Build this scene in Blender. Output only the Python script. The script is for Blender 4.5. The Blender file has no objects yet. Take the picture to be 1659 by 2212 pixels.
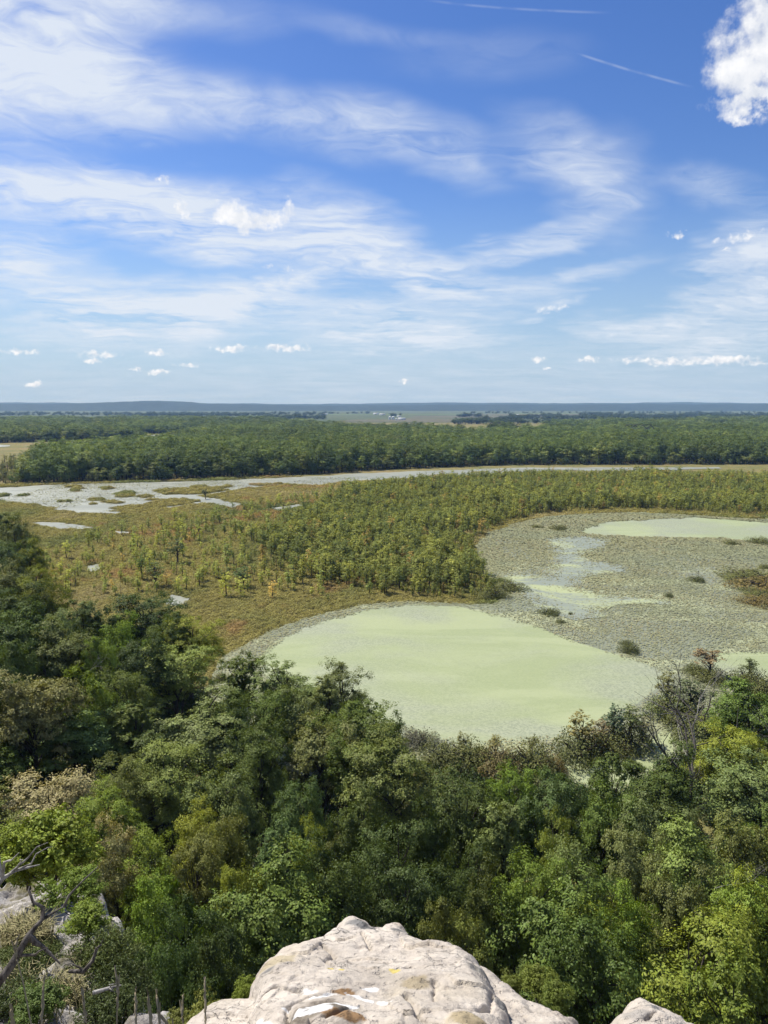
import bpy, math
import numpy as np
from mathutils import Vector
R = math.radians
S = bpy.context.scene
COL = S.collection

# ------------------------------------------------------------------ camera, light, sky
F, CX, CY = 1597.0, 829.5, 1106.0          # focal length and centre in survey units
PITCH = R(8.2)
H = 70.0                                    # camera above the wetland
cam = bpy.data.cameras.new('camera'); cam_o = bpy.data.objects.new('camera', cam); COL.objects.link(cam_o)
cam.sensor_fit = 'VERTICAL'; cam.sensor_height = 24.0; cam.lens = 12.0 / (CY / F)
cam.clip_start = 0.05; cam.clip_end = 60000
cam_o.location = (0, 0, H); cam_o.rotation_euler = (R(90) - PITCH, 0, 0)
S.camera = cam_o

SUN_AZ, SUN_EL = R(-50), R(53)              # azimuth from the view direction (+ = to the right)
SUN_STRENGTH, SKY_STRENGTH = 5.0, 0.075
sdir = Vector((math.sin(SUN_AZ) * math.cos(SUN_EL), math.cos(SUN_AZ) * math.cos(SUN_EL), math.sin(SUN_EL)))
sun = bpy.data.lights.new('sun', 'SUN'); sun.energy = SUN_STRENGTH; sun.angle = R(0.5); sun.color = (1.0, 0.95, 0.86)
sun_o = bpy.data.objects.new('sun', sun); COL.objects.link(sun_o)
sun_o.rotation_euler = sdir.to_track_quat('Z', 'Y').to_euler(); sun_o.location = (0, 0, 200)

S.view_settings.view_transform = 'Standard'; S.view_settings.look = 'None'
S.view_settings.exposure = 0.42; S.view_settings.gamma = 1.0; S.view_settings.use_curve_mapping = False
S.render.engine = 'CYCLES'
S.cycles.max_bounces = 6; S.cycles.diffuse_bounces = 1; S.cycles.glossy_bounces = 2
S.cycles.transmission_bounces = 3; S.cycles.volume_bounces = 0; S.cycles.transparent_max_bounces = 8
S.cycles.sample_clamp_indirect = 4.0


class NB:
    """small node-tree builder"""
    def __init__(s, nt): s.nt = nt
    def n(s, t, **kw):
        o = s.nt.nodes.new(t)
        for k, v in kw.items(): setattr(o, k, v)
        return o
    def put(s, sock, v):
        if isinstance(v, bpy.types.NodeSocket): s.nt.links.new(v, sock)
        elif v is not None: sock.default_value = v
    def m(s, op, a, b=None, c=None, clamp=False):
        o = s.n('ShaderNodeMath', operation=op, use_clamp=clamp)
        for i, v in enumerate((a, b, c)): s.put(o.inputs[i], v)
        return o.outputs[0]
    def v(s, op, a, b=None, scale=None):
        o = s.n('ShaderNodeVectorMath', operation=op); s.put(o.inputs[0], a)
        if b is not None: s.put(o.inputs[1], b)
        if scale is not None: s.put(o.inputs['Scale'], scale)
        return o.outputs['Value'] if op in ('LENGTH', 'DOT_PRODUCT', 'DISTANCE') else o.outputs[0]
    def noise(s, vec, scale, detail=5, rough=0.55, dist=0.0, col=False, lac=2.0):
        o = s.n('ShaderNodeTexNoise'); s.put(o.inputs['Vector'], vec)
        for k, v in (('Scale', scale), ('Detail', detail), ('Roughness', rough), ('Distortion', dist), ('Lacunarity', lac)): s.put(o.inputs[k], v)
        return o.outputs['Color' if col else 'Fac']
    def rng(s, x, a, b, c=0.0, d=1.0, smooth=True):
        o = s.n('ShaderNodeMapRange', interpolation_type='SMOOTHSTEP' if smooth else 'LINEAR')
        for k, v in (('Value', x), ('From Min', a), ('From Max', b), ('To Min', c), ('To Max', d)): s.put(o.inputs[k], v)
        return o.outputs[0]
    def mix(s, f, a, b, mode='MIX'):
        o = s.n('ShaderNodeMix', data_type='RGBA', blend_type=mode)
        s.put(o.inputs[0], f)
        for i, v in ((6, a), (7, b)): s.put(o.inputs[i], v if isinstance(v, bpy.types.NodeSocket) else (*v, 1.0)[:4])
        return o.outputs[2]
    def xyz(s, v):
        o = s.n('ShaderNodeSeparateXYZ'); s.put(o.inputs[0], v); return o.outputs
    def vec(s, x, y, z):
        o = s.n('ShaderNodeCombineXYZ')
        for i, v in enumerate((x, y, z)): s.put(o.inputs[i], v)
        return o.outputs[0]
    def mapping(s, v, loc=(0, 0, 0), rot=(0, 0, 0), sc=(1, 1, 1), kind='TEXTURE'):
        o = s.n('ShaderNodeMapping', vector_type=kind); s.put(o.inputs[0], v)
        o.inputs[1].default_value = loc; o.inputs[2].default_value = rot; o.inputs[3].default_value = sc
        return o.outputs[0]


def pix_dir(x, y):
    r, u = (x - CX) / F, -(y - CY) / F
    cp, sp = math.cos(PITCH), math.sin(PITCH)
    return np.array([r, cp + u * sp, -sp + u * cp])
def azel(x, y):
    d = pix_dir(x, y); d = d / np.linalg.norm(d)
    return math.degrees(math.atan2(d[0], d[1])), math.degrees(math.asin(d[2]))
def W(x, y, z=0.0):
    """survey mark -> point on the level z"""
    d = pix_dir(x, y); t = (z - H) / d[2]
    return np.array([d[0] * t, d[1] * t, z])


def build_sky():
    w = bpy.data.worlds.new('World'); S.world = w; w.use_nodes = True
    w.cycles.sampling_method = 'MANUAL'; w.cycles.sample_map_resolution = 512
    nt = w.node_tree; nt.nodes.clear(); b = NB(nt)
    sky = b.n('ShaderNodeTexSky', sky_type='NISHITA', sun_disc=False)
    sky.sun_elevation = SUN_EL; sky.sun_rotation = SUN_AZ % (2*math.pi)
    sky.altitude = 150; sky.air_density = 1.0; sky.dust_density = 0.3; sky.ozone_density = 2.5
    hs = b.n('ShaderNodeHueSaturation'); b.put(hs.inputs['Color'], sky.outputs[0])
    hs.inputs['Hue'].default_value = 0.515; hs.inputs['Saturation'].default_value = 1.28; hs.inputs['Value'].default_value = 1.27
    tc = b.n('ShaderNodeTexCoord'); d = tc.outputs['Generated']
    x, y, z = b.xyz(d)
    k = 57.2958
    az = b.m('MULTIPLY', b.m('ARCTAN2', x, y), k); el = b.m('MULTIPLY', b.m('ARCSINE', z), k)
    P = b.vec(az, el, 0.0)
    zz = b.m('ADD', b.m('MAXIMUM', z, 0.0), 0.10)
    pl = b.vec(b.m('DIVIDE', x, zz), b.m('DIVIDE', y, zz), 0.0)       # the level of the high cloud
    wn = b.noise(pl, 0.9, 4, 0.66, col=True)
    warp = b.v('SCALE', b.v('SUBTRACT', wn, (0.5, 0.5, 0.5)), scale=1.0)
    Pw = b.v('ADD', P, b.v('MULTIPLY', warp, (13.0, 6.0, 0.0)))
    # [x, y, half width, half height, tilt, weight] of the cirrus banks
    banks = [(60, 60, 260, 90, 12, .80), (40, 200, 250, 90, 0, .75), (330, 215, 230, 65, -4, .50), (640, 255, 260, 70, -8, .62), (900, 300, 190, 60, -20, .50),
             (70, 20, 480, 40, 6, .45), (1200, 330, 160, 60, -25, .42), (1290, 400, 120, 90, -40, .30), (1560, 395, 130, 40, -12, .38),
             (60, 400, 260, 60, -4, .85), (330, 465, 280, 60, -8, .78), (60, 560, 150, 80, 0, .70), (560, 490, 260, 60, -10, .62), (800, 530, 230, 75, -22, .70), (900, 590, 150, 60, -10, .50),
             (1140, 520, 170, 30, 17, .72), (1240, 600, 210, 24, 12, .42), (450, 640, 330, 55, 6, .75), (620, 600, 220, 40, 14, .60), (280, 690, 280, 60, 3, .72), (760, 690, 330, 45, -3, .70), (880, 730, 240, 28, 3, .55),
             (1000, 640, 170, 45, -6, .48), (1180, 665, 60, 20, 10, .55), (1640, 510, 120, 45, 10, .75), (1640, 590, 130, 45, 12, .65), (1600, 670, 190, 55, 6, .62), (1380, 695, 150, 34, 5, .55), (1560, 730, 260, 34, 0, .42),
             (850, 760, 1300, 55, 0, .18), (850, 830, 1500, 45, 0, .22), (300, 150, 380, 30, -10, .20), (840, 60, 200, 24, -8, .18), (1050, 120, 200, 40, 0, .12)]
    def chain(v, after):
        # evaluate the banks one after the other (keeps the shader small)
        if after is None: return v
        o = b.n('ShaderNodeVectorMath', operation='MULTIPLY_ADD'); b.put(o.inputs[0], after); o.inputs[1].default_value = (1e-7, 1e-7, 0); b.put(o.inputs[2], v)
        return o.outputs[0]
    acc = None
    for (bx, by, rx, ry, tilt, amp) in banks:
        a, e = azel(bx, by); pd = 57.3 / F
        q = b.mapping(chain(Pw, acc), (a, e, 0), (0, 0, R(tilt)), (rx * pd * 1.25, ry * pd * 1.35, 1))
        g = b.rng(b.v('LENGTH', q), 1.0, 0.0, 0.0, amp * 1.2)
        acc = g if acc is None else b.m('ADD', acc, g)
    acc = b.m('DIVIDE', b.m('MULTIPLY', acc, 1.25), b.m('ADD', 1.0, b.m('MULTIPLY', acc, 0.45)))
    # beyond the survey the same high cloud goes on
    away = b.m('MAXIMUM', b.rng(b.m('ABSOLUTE', az), 27.0, 40.0), b.rng(el, 26.0, 36.0))
    wide = b.rng(b.noise(pl, 0.55, 4, 0.55), 0.42, 0.68, 0.0, 0.75)
    acc = b.m('MAXIMUM', acc, b.m('MULTIPLY', away, wide))
    st = b.mapping(b.v('ADD', pl, b.v('SCALE', warp, scale=1.25)), (0, 0, 0), (0, 0, R(16)), (1.0, 0.72, 1), 'TEXTURE')
    s1 = b.noise(st, 1.25, 7, 0.63); s2 = b.noise(b.v('ADD', b.mapping(st, rot=(0, 0, R(52)), sc=(1, 2.0, 1), kind='POINT'), (4, 7, 2)), 2.6, 6, 0.62)
    s3 = b.noise(b.mapping(b.v('ADD', pl, b.v('SCALE', warp, scale=0.45)), rot=(0, 0, R(24)), sc=(1.0, 5.0, 1), kind='POINT'), 2.0, 5, 0.6)
    tex = b.m('ADD', b.m('MULTIPLY', s1, 0.95), b.m('ADD', b.m('MULTIPLY', s2, 0.60), b.m('MULTIPLY', s3, 0.27)))       # about 0.9 in the mean
    ctr = b.m('MAXIMUM', b.m('SUBTRACT', b.m('MULTIPLY', tex, 4.3), 2.85), 0.08)
    ci = b.rng(b.m('MULTIPLY', acc, ctr), 0.0, 1.25, 0.0, 0.93, smooth=False)
    # condensation trails
    tn_ = b.rng(b.noise(P, 0.5, 3), 0.35, 0.6, 0.25, 1.0)
    for (x0, y0, x1, y1, wd, amp) in ((1225, 108, 1505, 190, 1.7, .22), (905, -3, 1330, 27, 1.6, .15), (130, 310, 200, 358, 3.0, .22)):
        a0, e0 = azel(x0, y0); a1, e1 = azel(x1, y1)
        q = b.mapping(b.v('ADD', P, b.v('SCALE', warp, scale=0.35)), ((a0 + a1) / 2, (e0 + e1) / 2, 0), (0, 0, math.atan2(e1 - e0, a1 - a0)), (math.hypot(a1 - a0, e1 - e0) / 2, wd * 57.3 / F, 1))
        qx, qy, qz = b.xyz(q)
        t = b.m('MULTIPLY', b.rng(b.m('ABSOLUTE', qy), 2.0, 0.0), b.rng(b.m('ABSOLUTE', qx), 1.0, 0.6))
        ci = b.m('MAXIMUM', ci, b.m('MULTIPLY', t, b.m('MULTIPLY', tn_, amp)))
    # cumulus
    puffs = [(1695, 72, 128, 112, 0, 1.25), (1630, 42, 68, 45, 30, .8), (1655, 206, 112, 25, 4, 1.0), (1572, 132, 46, 56, 10, .58), (1588, 88, 45, 48, 20, .60),
             (510, 460, 52, 30, 0, 1.0), (580, 468, 60, 26, -6, .95), (540, 478, 50, 22, 0, .85), (358, 388, 24, 10, 0, .6), (392, 452, 20, 24, 30, .68), (1467, 510, 24, 11, -10, .78), (625, 578, 12, 8, 0, .7), (575, 577, 30, 9, 0, .55), (1185, 667, 42, 14, 4, .50), (1600, 512, 60, 12, 5, .55), (1570, 536, 14, 7, 0, .6)]
    low = [(495, 753, 42, 8), (620, 752, 66, 9), (217, 766, 46, 9), (200, 780, 22, 6), (340, 762, 26, 9), (343, 803, 32, 6), (400, 789, 26, 5), (78, 830, 16, 7), (45, 760, 46, 6), (1163, 777, 20, 7), (1268, 777, 26, 6), (1370, 778, 50, 7), (1460, 782, 70, 9), (1545, 779, 80, 9), (1630, 786, 26, 6), (873, 823, 9, 4), (290, 797, 18, 4), (1180, 795, 10, 3)]
    blobs = [(px, py, rx, ry, t, am) for (px, py, rx, ry, t, am) in puffs] + [(px, py, rx * 1.05, ry * 1.15, 0, .85) for (px, py, rx, ry) in low]
    lx = b.v('NORMALIZE', d)
    def heap(items, fq, wob, gain):
        n1 = b.noise(lx, fq, 7, 0.60)
        cs = b.v('MULTIPLY', b.v('SUBTRACT', b.noise(lx, fq * 1.3, 4, 0.60, col=True), (0.5, 0.5, 0.5)), wob)
        cw = b.v('ADD', P, cs); m = None
        for (px, py, rx, ry, t, am) in items:
            a, e = azel(px, py); pd = 57.3 / F
            q = b.mapping(chain(cw, m), (a, e, 0), (0, 0, R(t)), (rx * pd * 1.45, ry * pd * 1.45, 1))
            g = b.rng(b.v('LENGTH', q), 1.0, 0.0, 0.0, am)
            m = g if m is None else b.m('MAXIMUM', m, g)
        dn = b.m('ADD', m, b.m('MULTIPLY', b.m('SUBTRACT', n1, 0.5), b.rng(m, 0.0, 0.3, 0.0, gain)))
        n2 = b.noise(b.v('ADD', lx, (-0.26 / fq, 0.0, 0.3 / fq)), fq, 4, 0.64)
        return b.rng(dn, 0.20, 1.0), b.m('SUBTRACT', n1, n2)
    big, lit1 = heap(puffs[:8], 24.0, (4.6, 3.8, 0), 2.5)
    sml, lit2 = heap([p for p in blobs[8:]], 95.0, (1.4, .8, 0), 2.1)
    cd = b.m('MAXIMUM', big, sml); dl = b.mix(b.rng(sml, 0.05, 0.3), b.vec(lit1, lit1, lit1), b.vec(lit2, lit2, lit2))
    lit = b.m('ADD', 0.62, b.m('MULTIPLY', b.xyz(dl)[0], 2.0), clamp=True)
    cc = b.mix(lit, (6.3, 6.9, 7.9), (10.3, 10.3, 10.4))
    base = b.mix(b.rng(el, 16.0, -1.0, 0.0, 0.92), hs.outputs[0], (3.7, 5.3, 7.4))
    col = b.mix(ci, base, (7.7, 8.35, 9.3))
    up = b.rng(el, 0.3, 1.2)
    col = b.mix(b.m('MULTIPLY', b.m('MULTIPLY', cd, up), 0.97), col, cc)
    # the surveyed part of the sky and the rest, each worked out only where it is needed
    ci2 = b.rng(b.m('MULTIPLY', wide, ctr), 0.0, 1.25, 0.0, 0.93, smooth=False)
    col2 = b.mix(ci2, base, (7.7, 8.35, 9.3))
    bg = b.n('ShaderNodeBackground'); b.put(bg.inputs[0], col); bg.inputs[1].default_value = SKY_STRENGTH
    bg2 = b.n('ShaderNodeBackground'); b.put(bg2.inputs[0], col2); bg2.inputs[1].default_value = SKY_STRENGTH
    far_ = b.m('MAXIMUM', b.m('GREATER_THAN', b.m('ABSOLUTE', az), 42.0), b.m('MAXIMUM', b.m('GREATER_THAN', el, 37.0), b.m('LESS_THAN', el, -3.0)))
    ms = b.n('ShaderNodeMixShader'); b.put(ms.inputs[0], far_); nt.links.new(bg.outputs[0], ms.inputs[1]); nt.links.new(bg2.outputs[0], ms.inputs[2])
    out = b.n('ShaderNodeOutputWorld'); nt.links.new(ms.outputs[0], out.inputs[0])
build_sky()

# ------------------------------------------------------------------ helpers
rg = np.random.default_rng(11)

def hash2(ix, iy, seed):
    h = (ix * 374761393 + iy * 668265263 + seed * 974711) & 0xffffffff
    h = ((h ^ (h >> 13)) * 1274126177) & 0xffffffff
    return ((h ^ (h >> 16)) & 0xffff) / 65535.0
def vnoise(x, y, seed=0):
    x = np.asarray(x, float); y = np.asarray(y, float)
    ix = np.floor(x).astype(np.int64); iy = np.floor(y).astype(np.int64); fx, fy = x - ix, y - iy
    fx = fx * fx * (3 - 2 * fx); fy = fy * fy * (3 - 2 * fy)
    a = hash2(ix, iy, seed); bb = hash2(ix + 1, iy, seed); c = hash2(ix, iy + 1, seed); d = hash2(ix + 1, iy + 1, seed)
    return (a * (1 - fx) + bb * fx) * (1 - fy) + (c * (1 - fx) + d * fx) * fy
def fbm(x, y, seed=0, octv=5, rough=0.5):
    s = 0; a = 1; t = 0
    for i in range(octv):
        s = s + a * vnoise(np.asarray(x) * 2 ** i + i * 17.3, np.asarray(y) * 2 ** i - i * 9.1, seed + i); t += a; a *= rough
    return s / t * 2 - 1
def sstep(a, b, x):
    t = np.clip((np.asarray(x, float) - a) / (b - a), 0, 1); return t * t * (3 - 2 * t)
def inside(poly, x, y):
    x = np.asarray(x, float); y = np.asarray(y, float); r = np.zeros(x.shape, bool); n = len(poly)
    for i in range(n):
        x0, y0 = poly[i][:2]; x1, y1 = poly[(i + 1) % n][:2]
        if y0 == y1: continue
        c = ((y0 > y) != (y1 > y)) & (x < (x1 - x0) * (y - y0) / (y1 - y0) + x0); r ^= c
    return r
def edge_dist(poly, x, y):
    """distance to the outline, positive inside"""
    x = np.asarray(x, float); y = np.asarray(y, float); d = np.full(x.shape, 1e9); n = len(poly)
    for i in range(n):
        x0, y0 = poly[i][:2]; x1, y1 = poly[(i + 1) % n][:2]; ex, ey = x1 - x0, y1 - y0
        t = np.clip(((x - x0) * ex + (y - y0) * ey) / (ex * ex + ey * ey + 1e-12), 0, 1)
        d = np.minimum(d, np.hypot(x - x0 - t * ex, y - y0 - t * ey))
    return np.where(inside(poly, x, y), d, -d)
def world_poly(pts, step=4.0, jit=1.0, seed=3, z=0.0, k=0.05):
    """survey outline -> wandering outline on the level z"""
    p = [W(a, c, z)[:2] for a, c in pts]; out = []
    for i in range(len(p)):
        a, c = p[i], p[(i + 1) % len(p)]; L = np.linalg.norm(c - a); n = max(1, int(L / step))
        for j in range(n): out.append(a + (c - a) * j / n)
    o = np.array(out); nx = fbm(o[:, 0] * k, o[:, 1] * k, seed, 5, .6); ny = fbm(o[:, 0] * k, o[:, 1] * k, seed + 50, 5, .6)
    o[:, 0] += nx * jit * 1.6; o[:, 1] += ny * jit * 2.6
    return o

def new_mesh(name, v, faces, mats=(), fmat=None, smooth=False, uvcol=None):
    """faces: (n,3) or (n,4) array, or a list of both"""
    me = bpy.data.meshes.new(name); v = np.asarray(v, np.float32)
    groups = faces if isinstance(faces, list) else [faces]
    groups = [np.asarray(g, np.int32) for g in groups if len(g)]
    me.vertices.add(len(v)); me.vertices.foreach_set('co', v.ravel())
    nl = sum(g.size for g in groups); nf = sum(len(g) for g in groups)
    me.loops.add(nl); me.polygons.add(nf)
    me.loops.foreach_set('vertex_index', np.concatenate([g.ravel() for g in groups]))
    tot = np.concatenate([np.full(len(g), g.shape[1], np.int32) for g in groups])
    me.polygons.foreach_set('loop_start', np.concatenate([[0], np.cumsum(tot)[:-1]]).astype(np.int32))
    if fmat is not None: me.polygons.foreach_set('material_index', np.asarray(fmat, np.int32))
    if smooth: me.polygons.foreach_set('use_smooth', np.ones(nf, bool))
    for m in mats: me.materials.append(m)
    if uvcol is not None:
        a = me.attributes.new('pigment', 'FLOAT_COLOR', 'POINT'); c = np.ones((len(v), 4), np.float32); c[:, :3] = uvcol; a.data.foreach_set('color', c.ravel())
    me.update(calc_edges=True); return me
def link(name, data, parent=None, loc=None, label=None, cat=None, group=None, kind=None, tint=None):
    o = bpy.data.objects.new(name, data); COL.objects.link(o)
    if parent is not None: o.parent = parent
    if loc is not None: o.location = loc
    if label: o['label'] = label
    if cat: o['category'] = cat
    if group: o['group'] = group
    if kind: o['kind'] = kind
    if tint is not None: o['tint'] = [float(t) for t in tint]
    return o

def mat(name):
    m = bpy.data.materials.new(name); m.use_nodes = True; m.node_tree.nodes.clear(); return m, NB(m.node_tree)
def finish(m, b, shader):
    o = b.n('ShaderNodeOutputMaterial'); b.nt.links.new(shader, o.inputs[0]); return m
def principled(b, col, rough=0.8, spec=0.3, normal=None, metal=0.0):
    p = b.n('ShaderNodeBsdfPrincipled')
    b.put(p.inputs['Base Color'], col if isinstance(col, bpy.types.NodeSocket) else (*col, 1)); b.put(p.inputs['Roughness'], rough)
    b.put(p.inputs['Specular IOR Level'], spec); p.inputs['Metallic'].default_value = metal
    if normal is not None: b.put(p.inputs['Normal'], normal)
    return p.outputs[0]
def bump(b, h, strength=0.5, dist=0.1):
    n = b.n('ShaderNodeBump'); b.put(n.inputs['Height'], h); n.inputs['Strength'].default_value = strength; n.inputs['Distance'].default_value = dist
    return n.outputs[0]
def leaf_material(name, gloss=0.012, trans=0.20, vary=0.6):
    m, b = mat(name)
    at = b.n('ShaderNodeAttribute', attribute_type='INSTANCER', attribute_name='tint')
    g = b.n('ShaderNodeNewGeometry'); r = g.outputs['Random Per Island']
    tex = b.n('ShaderNodeTexCoord')
    n = b.noise(tex.outputs['Object'], 0.45, 3, 0.6)
    f = b.m('ADD', b.m('ADD', 1.0 - vary / 2, b.m('MULTIPLY', r, vary)), b.rng(n, 0.3, 0.7, -0.15, 0.15))
    c = b.v('SCALE', at.outputs['Vector'], scale=f)
    hs = b.n('ShaderNodeHueSaturation'); b.put(hs.inputs['Color'], c)
    b.put(hs.inputs['Hue'], b.rng(b.m('FRACT', b.m('MULTIPLY', r, 7.31)), 0, 1, 0.488, 0.508, False))
    hs.inputs['Saturation'].default_value = 1.0
    d = b.n('ShaderNodeBsdfDiffuse'); b.put(d.inputs[0], hs.outputs[0])
    t = b.n('ShaderNodeBsdfTranslucent'); tcol = b.mix(1.0, hs.outputs[0], (1.25, 1.2, 0.55), 'MULTIPLY'); b.put(t.inputs[0], tcol)
    mx = b.n('ShaderNodeMixShader'); mx.inputs[0].default_value = trans
    b.nt.links.new(d.outputs[0], mx.inputs[1]); b.nt.links.new(t.outputs[0], mx.inputs[2])
    gl = b.n('ShaderNodeBsdfGlossy'); gl.inputs[0].default_value = (1, 1, 1, 1); gl.inputs['Roughness'].default_value = 0.55
    m2 = b.n('ShaderNodeMixShader'); m2.inputs[0].default_value = gloss
    b.nt.links.new(mx.outputs[0], m2.inputs[1]); b.nt.links.new(gl.outputs[0], m2.inputs[2])
    return finish(m, b, m2.outputs[0])
def bark_material(name, dark, light, scale=3.0):
    m, b = mat(name); tc = b.n('ShaderNodeTexCoord')
    v = b.mapping(tc.outputs['Object'], sc=(1, 1, 0.25), kind='POINT')
    n = b.noise(v, scale * 4, 6, 0.65)
    return finish(m, b, principled(b, b.mix(b.rng(n, .35, .65), dark, light), 0.9, 0.15, bump(b, n, .6, .05)))
LEAF = leaf_material('leaf_surface'); BARK = bark_material('bark', (.035, .028, .022), (.10, .085, .07))
DEADWOOD = bark_material('dead_wood', (.035, .030, .026), (.15, .135, .12))
GREYWOOD = bark_material('weathered_wood', (.12, .11, .10), (.42, .40, .37))

# ------------------------------------------------------------------ ground, water
def talus(x, y):
    """height of the ground below the bluff"""
    x = np.asarray(x, float); y = np.asarray(y, float)
    sl = 1.115 * (x + 0.6 * y + 42 + 1.3 * np.clip(y - 225, 0, None)); k = 14.0
    s = -k * np.log(np.exp(-np.clip(y, -300, 300) / k) + np.exp(-np.clip(sl, -300, 300) / k) + 1e-30)
    h = 33 * np.clip(1 - s / 115, 0, 1) ** 2
    h = np.where(s < 9, np.maximum(h, 66 - np.clip(s + 3, 0, None) * 4.4), h)
    near = sstep(200, 110, np.hypot(x, y)) * sstep(114, 70, s)
    return np.minimum(h, 66.0) + near * fbm(x * .06, y * .06, 5, 3) * 1.6

def ground_material():
    m, b = mat('marsh_ground'); g = b.n('ShaderNodeNewGeometry'); p = g.outputs['Position']
    n1 = b.noise(p, 0.03, 6, 0.6); n2 = b.noise(p, 0.35, 5, 0.65); n3 = b.noise(p, 0.012, 4, .55)
    c = b.mix(b.rng(n1, .35, .65), (.25, .21, .08), (.17, .17, .06))
    c = b.mix(b.rng(n3, .50, .68, 0, .6), c, (.30, .21, .10))
    c = b.mix(b.rng(n2, .35, .7), c, b.mix(1.0, c, (.55, .55, .55), 'MULTIPLY'))
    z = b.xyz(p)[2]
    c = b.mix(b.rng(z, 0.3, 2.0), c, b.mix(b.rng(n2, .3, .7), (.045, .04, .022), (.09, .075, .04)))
    return finish(m, b, principled(b, c, .95, .1, bump(b, n2, .6, .4)))
def axis(lim, near, n1, n2):
    a = np.linspace(0, near, n1); bb = near * (lim / near) ** np.linspace(0, 1, n2)[1:]
    return np.concatenate([a, bb])
ax = axis(21000, 220, 70, 34); gx = np.concatenate([-ax[:0:-1], ax])
ay = axis(21000, 320, 110, 30); gy = np.concatenate([[-3000, -400, -60, -20, -8], ay])
GX, GY = np.meshgrid(gx, gy); GZ = talus(GX, GY)
ni, nj = GX.shape
idx = np.arange(ni * nj).reshape(ni, nj)
quads = np.stack([idx[:-1, :-1], idx[:-1, 1:], idx[1:, 1:], idx[1:, :-1]], -1).reshape(-1, 4)
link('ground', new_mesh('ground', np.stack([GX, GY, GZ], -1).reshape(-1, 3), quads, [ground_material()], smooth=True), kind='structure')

LEVEL = [0]
def sheet(name, poly, z, material, kind='structure'):
    LEVEL[0] += 1; z = z + .0035 * LEVEL[0]          # no two sheets share a plane
    v = np.column_stack([poly, np.full(len(poly), z)])
    me = bpy.data.meshes.new(name); me.from_pydata([tuple(p) for p in v], [], [tuple(range(len(v)))]); me.materials.append(material); me.update()
    if me.polygons[0].normal.z < 0: me.flip_normals()
    return link(name, me, kind=kind)

def lily_water():
    """shallow water with a torn film of duckweed"""
    m, b = mat('shallow_water'); g = b.n('ShaderNodeNewGeometry'); p = g.outputs['Position']
    ps = b.mapping(p, sc=(.55, 1.0, 1), kind='POINT')
    n1 = b.noise(ps, .035, 7, .62, 1.2); n2 = b.noise(p, .5, 5, .65)
    film = b.rng(b.m('ADD', n1, b.m('MULTIPLY', b.m('SUBTRACT', n2, .5), .25)), .44, .60)
    c = b.mix(film, (.225, .235, .14), (.34, .365, .205))
    r = b.rng(film, 0, 1, .35, .8, False)
    return finish(m, b, principled(b, c, r, .5, bump(b, n2, .08, .1)))
def duckweed():
    m, b = mat('duckweed'); g = b.n('ShaderNodeNewGeometry'); p = g.outputs['Position']
    ps = b.mapping(p, rot=(0, 0, R(-14)), sc=(.35, 1.1, 1), kind='POINT')
    n1 = b.noise(ps, .05, 8, .62, 1.0); n2 = b.noise(p, 1.8, 6, .7); n3 = b.noise(p, .018, 4, .55, .6)
    c = b.mix(b.rng(n1, .40, .60), (.258, .298, .142), (.310, .346, .178))
    thin = b.m('MULTIPLY', b.rng(n3, .43, .62), b.rng(n1, .30, .62, .45, 1.0))
    c = b.mix(b.m('MULTIPLY', thin, .95), c, b.mix(b.rng(n2, .40, .60), (.205, .225, .155), (.305, .325, .225)))
    c = b.mix(b.rng(n2, .35, .70, 0, .30), c, (.40, .425, .25))
    c = b.mix(b.rng(b.noise(p, .9, 6, .72), .56, .74, 0, .6), c, (.19, .22, .125))
    return finish(m, b, principled(b, c, .60, .35, bump(b, n2, .10, .05)))
WATER, WEED = lily_water(), duckweed()
def silver_water():
    m, b = mat('silvery_lily_water'); g = b.n('ShaderNodeNewGeometry'); p = g.outputs['Position']
    n1 = b.noise(b.mapping(p, sc=(.5, 1, 1), kind='POINT'), .05, 7, .6, .8); n2 = b.noise(p, .6, 5, .7)
    c = b.mix(b.rng(n1, .35, .65), (.205, .215, .165), (.30, .31, .245)); c = b.mix(b.rng(n2, .5, .7, 0, .4), c, (.17, .18, .125))
    return finish(m, b, principled(b, c, .5, .4, bump(b, n2, .1, .1)))
SILVER = silver_water()

POND = [(440, 1490), (470, 1425), (570, 1372), (650, 1338), (770, 1306), (870, 1299), (980, 1303), (1060, 1308), (1078, 1296), (1062, 1252), (1036, 1217), (1030, 1180), (1056, 1154), (1110, 1131), (1180, 1116), (1300, 1109), (1420, 1109), (1600, 1121), (1800, 1128), (2000, 1135),
        (2000, 1420), (1760, 1475), (1640, 1505), (1560, 1560), (1490, 1640), (1400, 1700), (1320, 1725), (1230, 1690), (1160, 1650), (1080, 1650), (960, 1650), (850, 1660), (700, 1680), (560, 1650), (480, 1570)]
POND_W = world_poly(POND, 2.5, 2.0, 3)
sheet('pond_water', POND_W, 0.30, WATER)
MAIN_WEED = [(560, 1420), (600, 1385), (690, 1345), (780, 1322), (900, 1308), (990, 1312), (1090, 1335), (1170, 1360), (1260, 1392), (1340, 1420), (1400, 1440), (1440, 1458), (1430, 1490), (1380, 1525), (1300, 1560), (1240, 1590), (1160, 1606), (1060, 1606), (980, 1602), (900, 1590), (850, 1565), (760, 1560), (690, 1530), (600, 1480), (555, 1445)]
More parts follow.
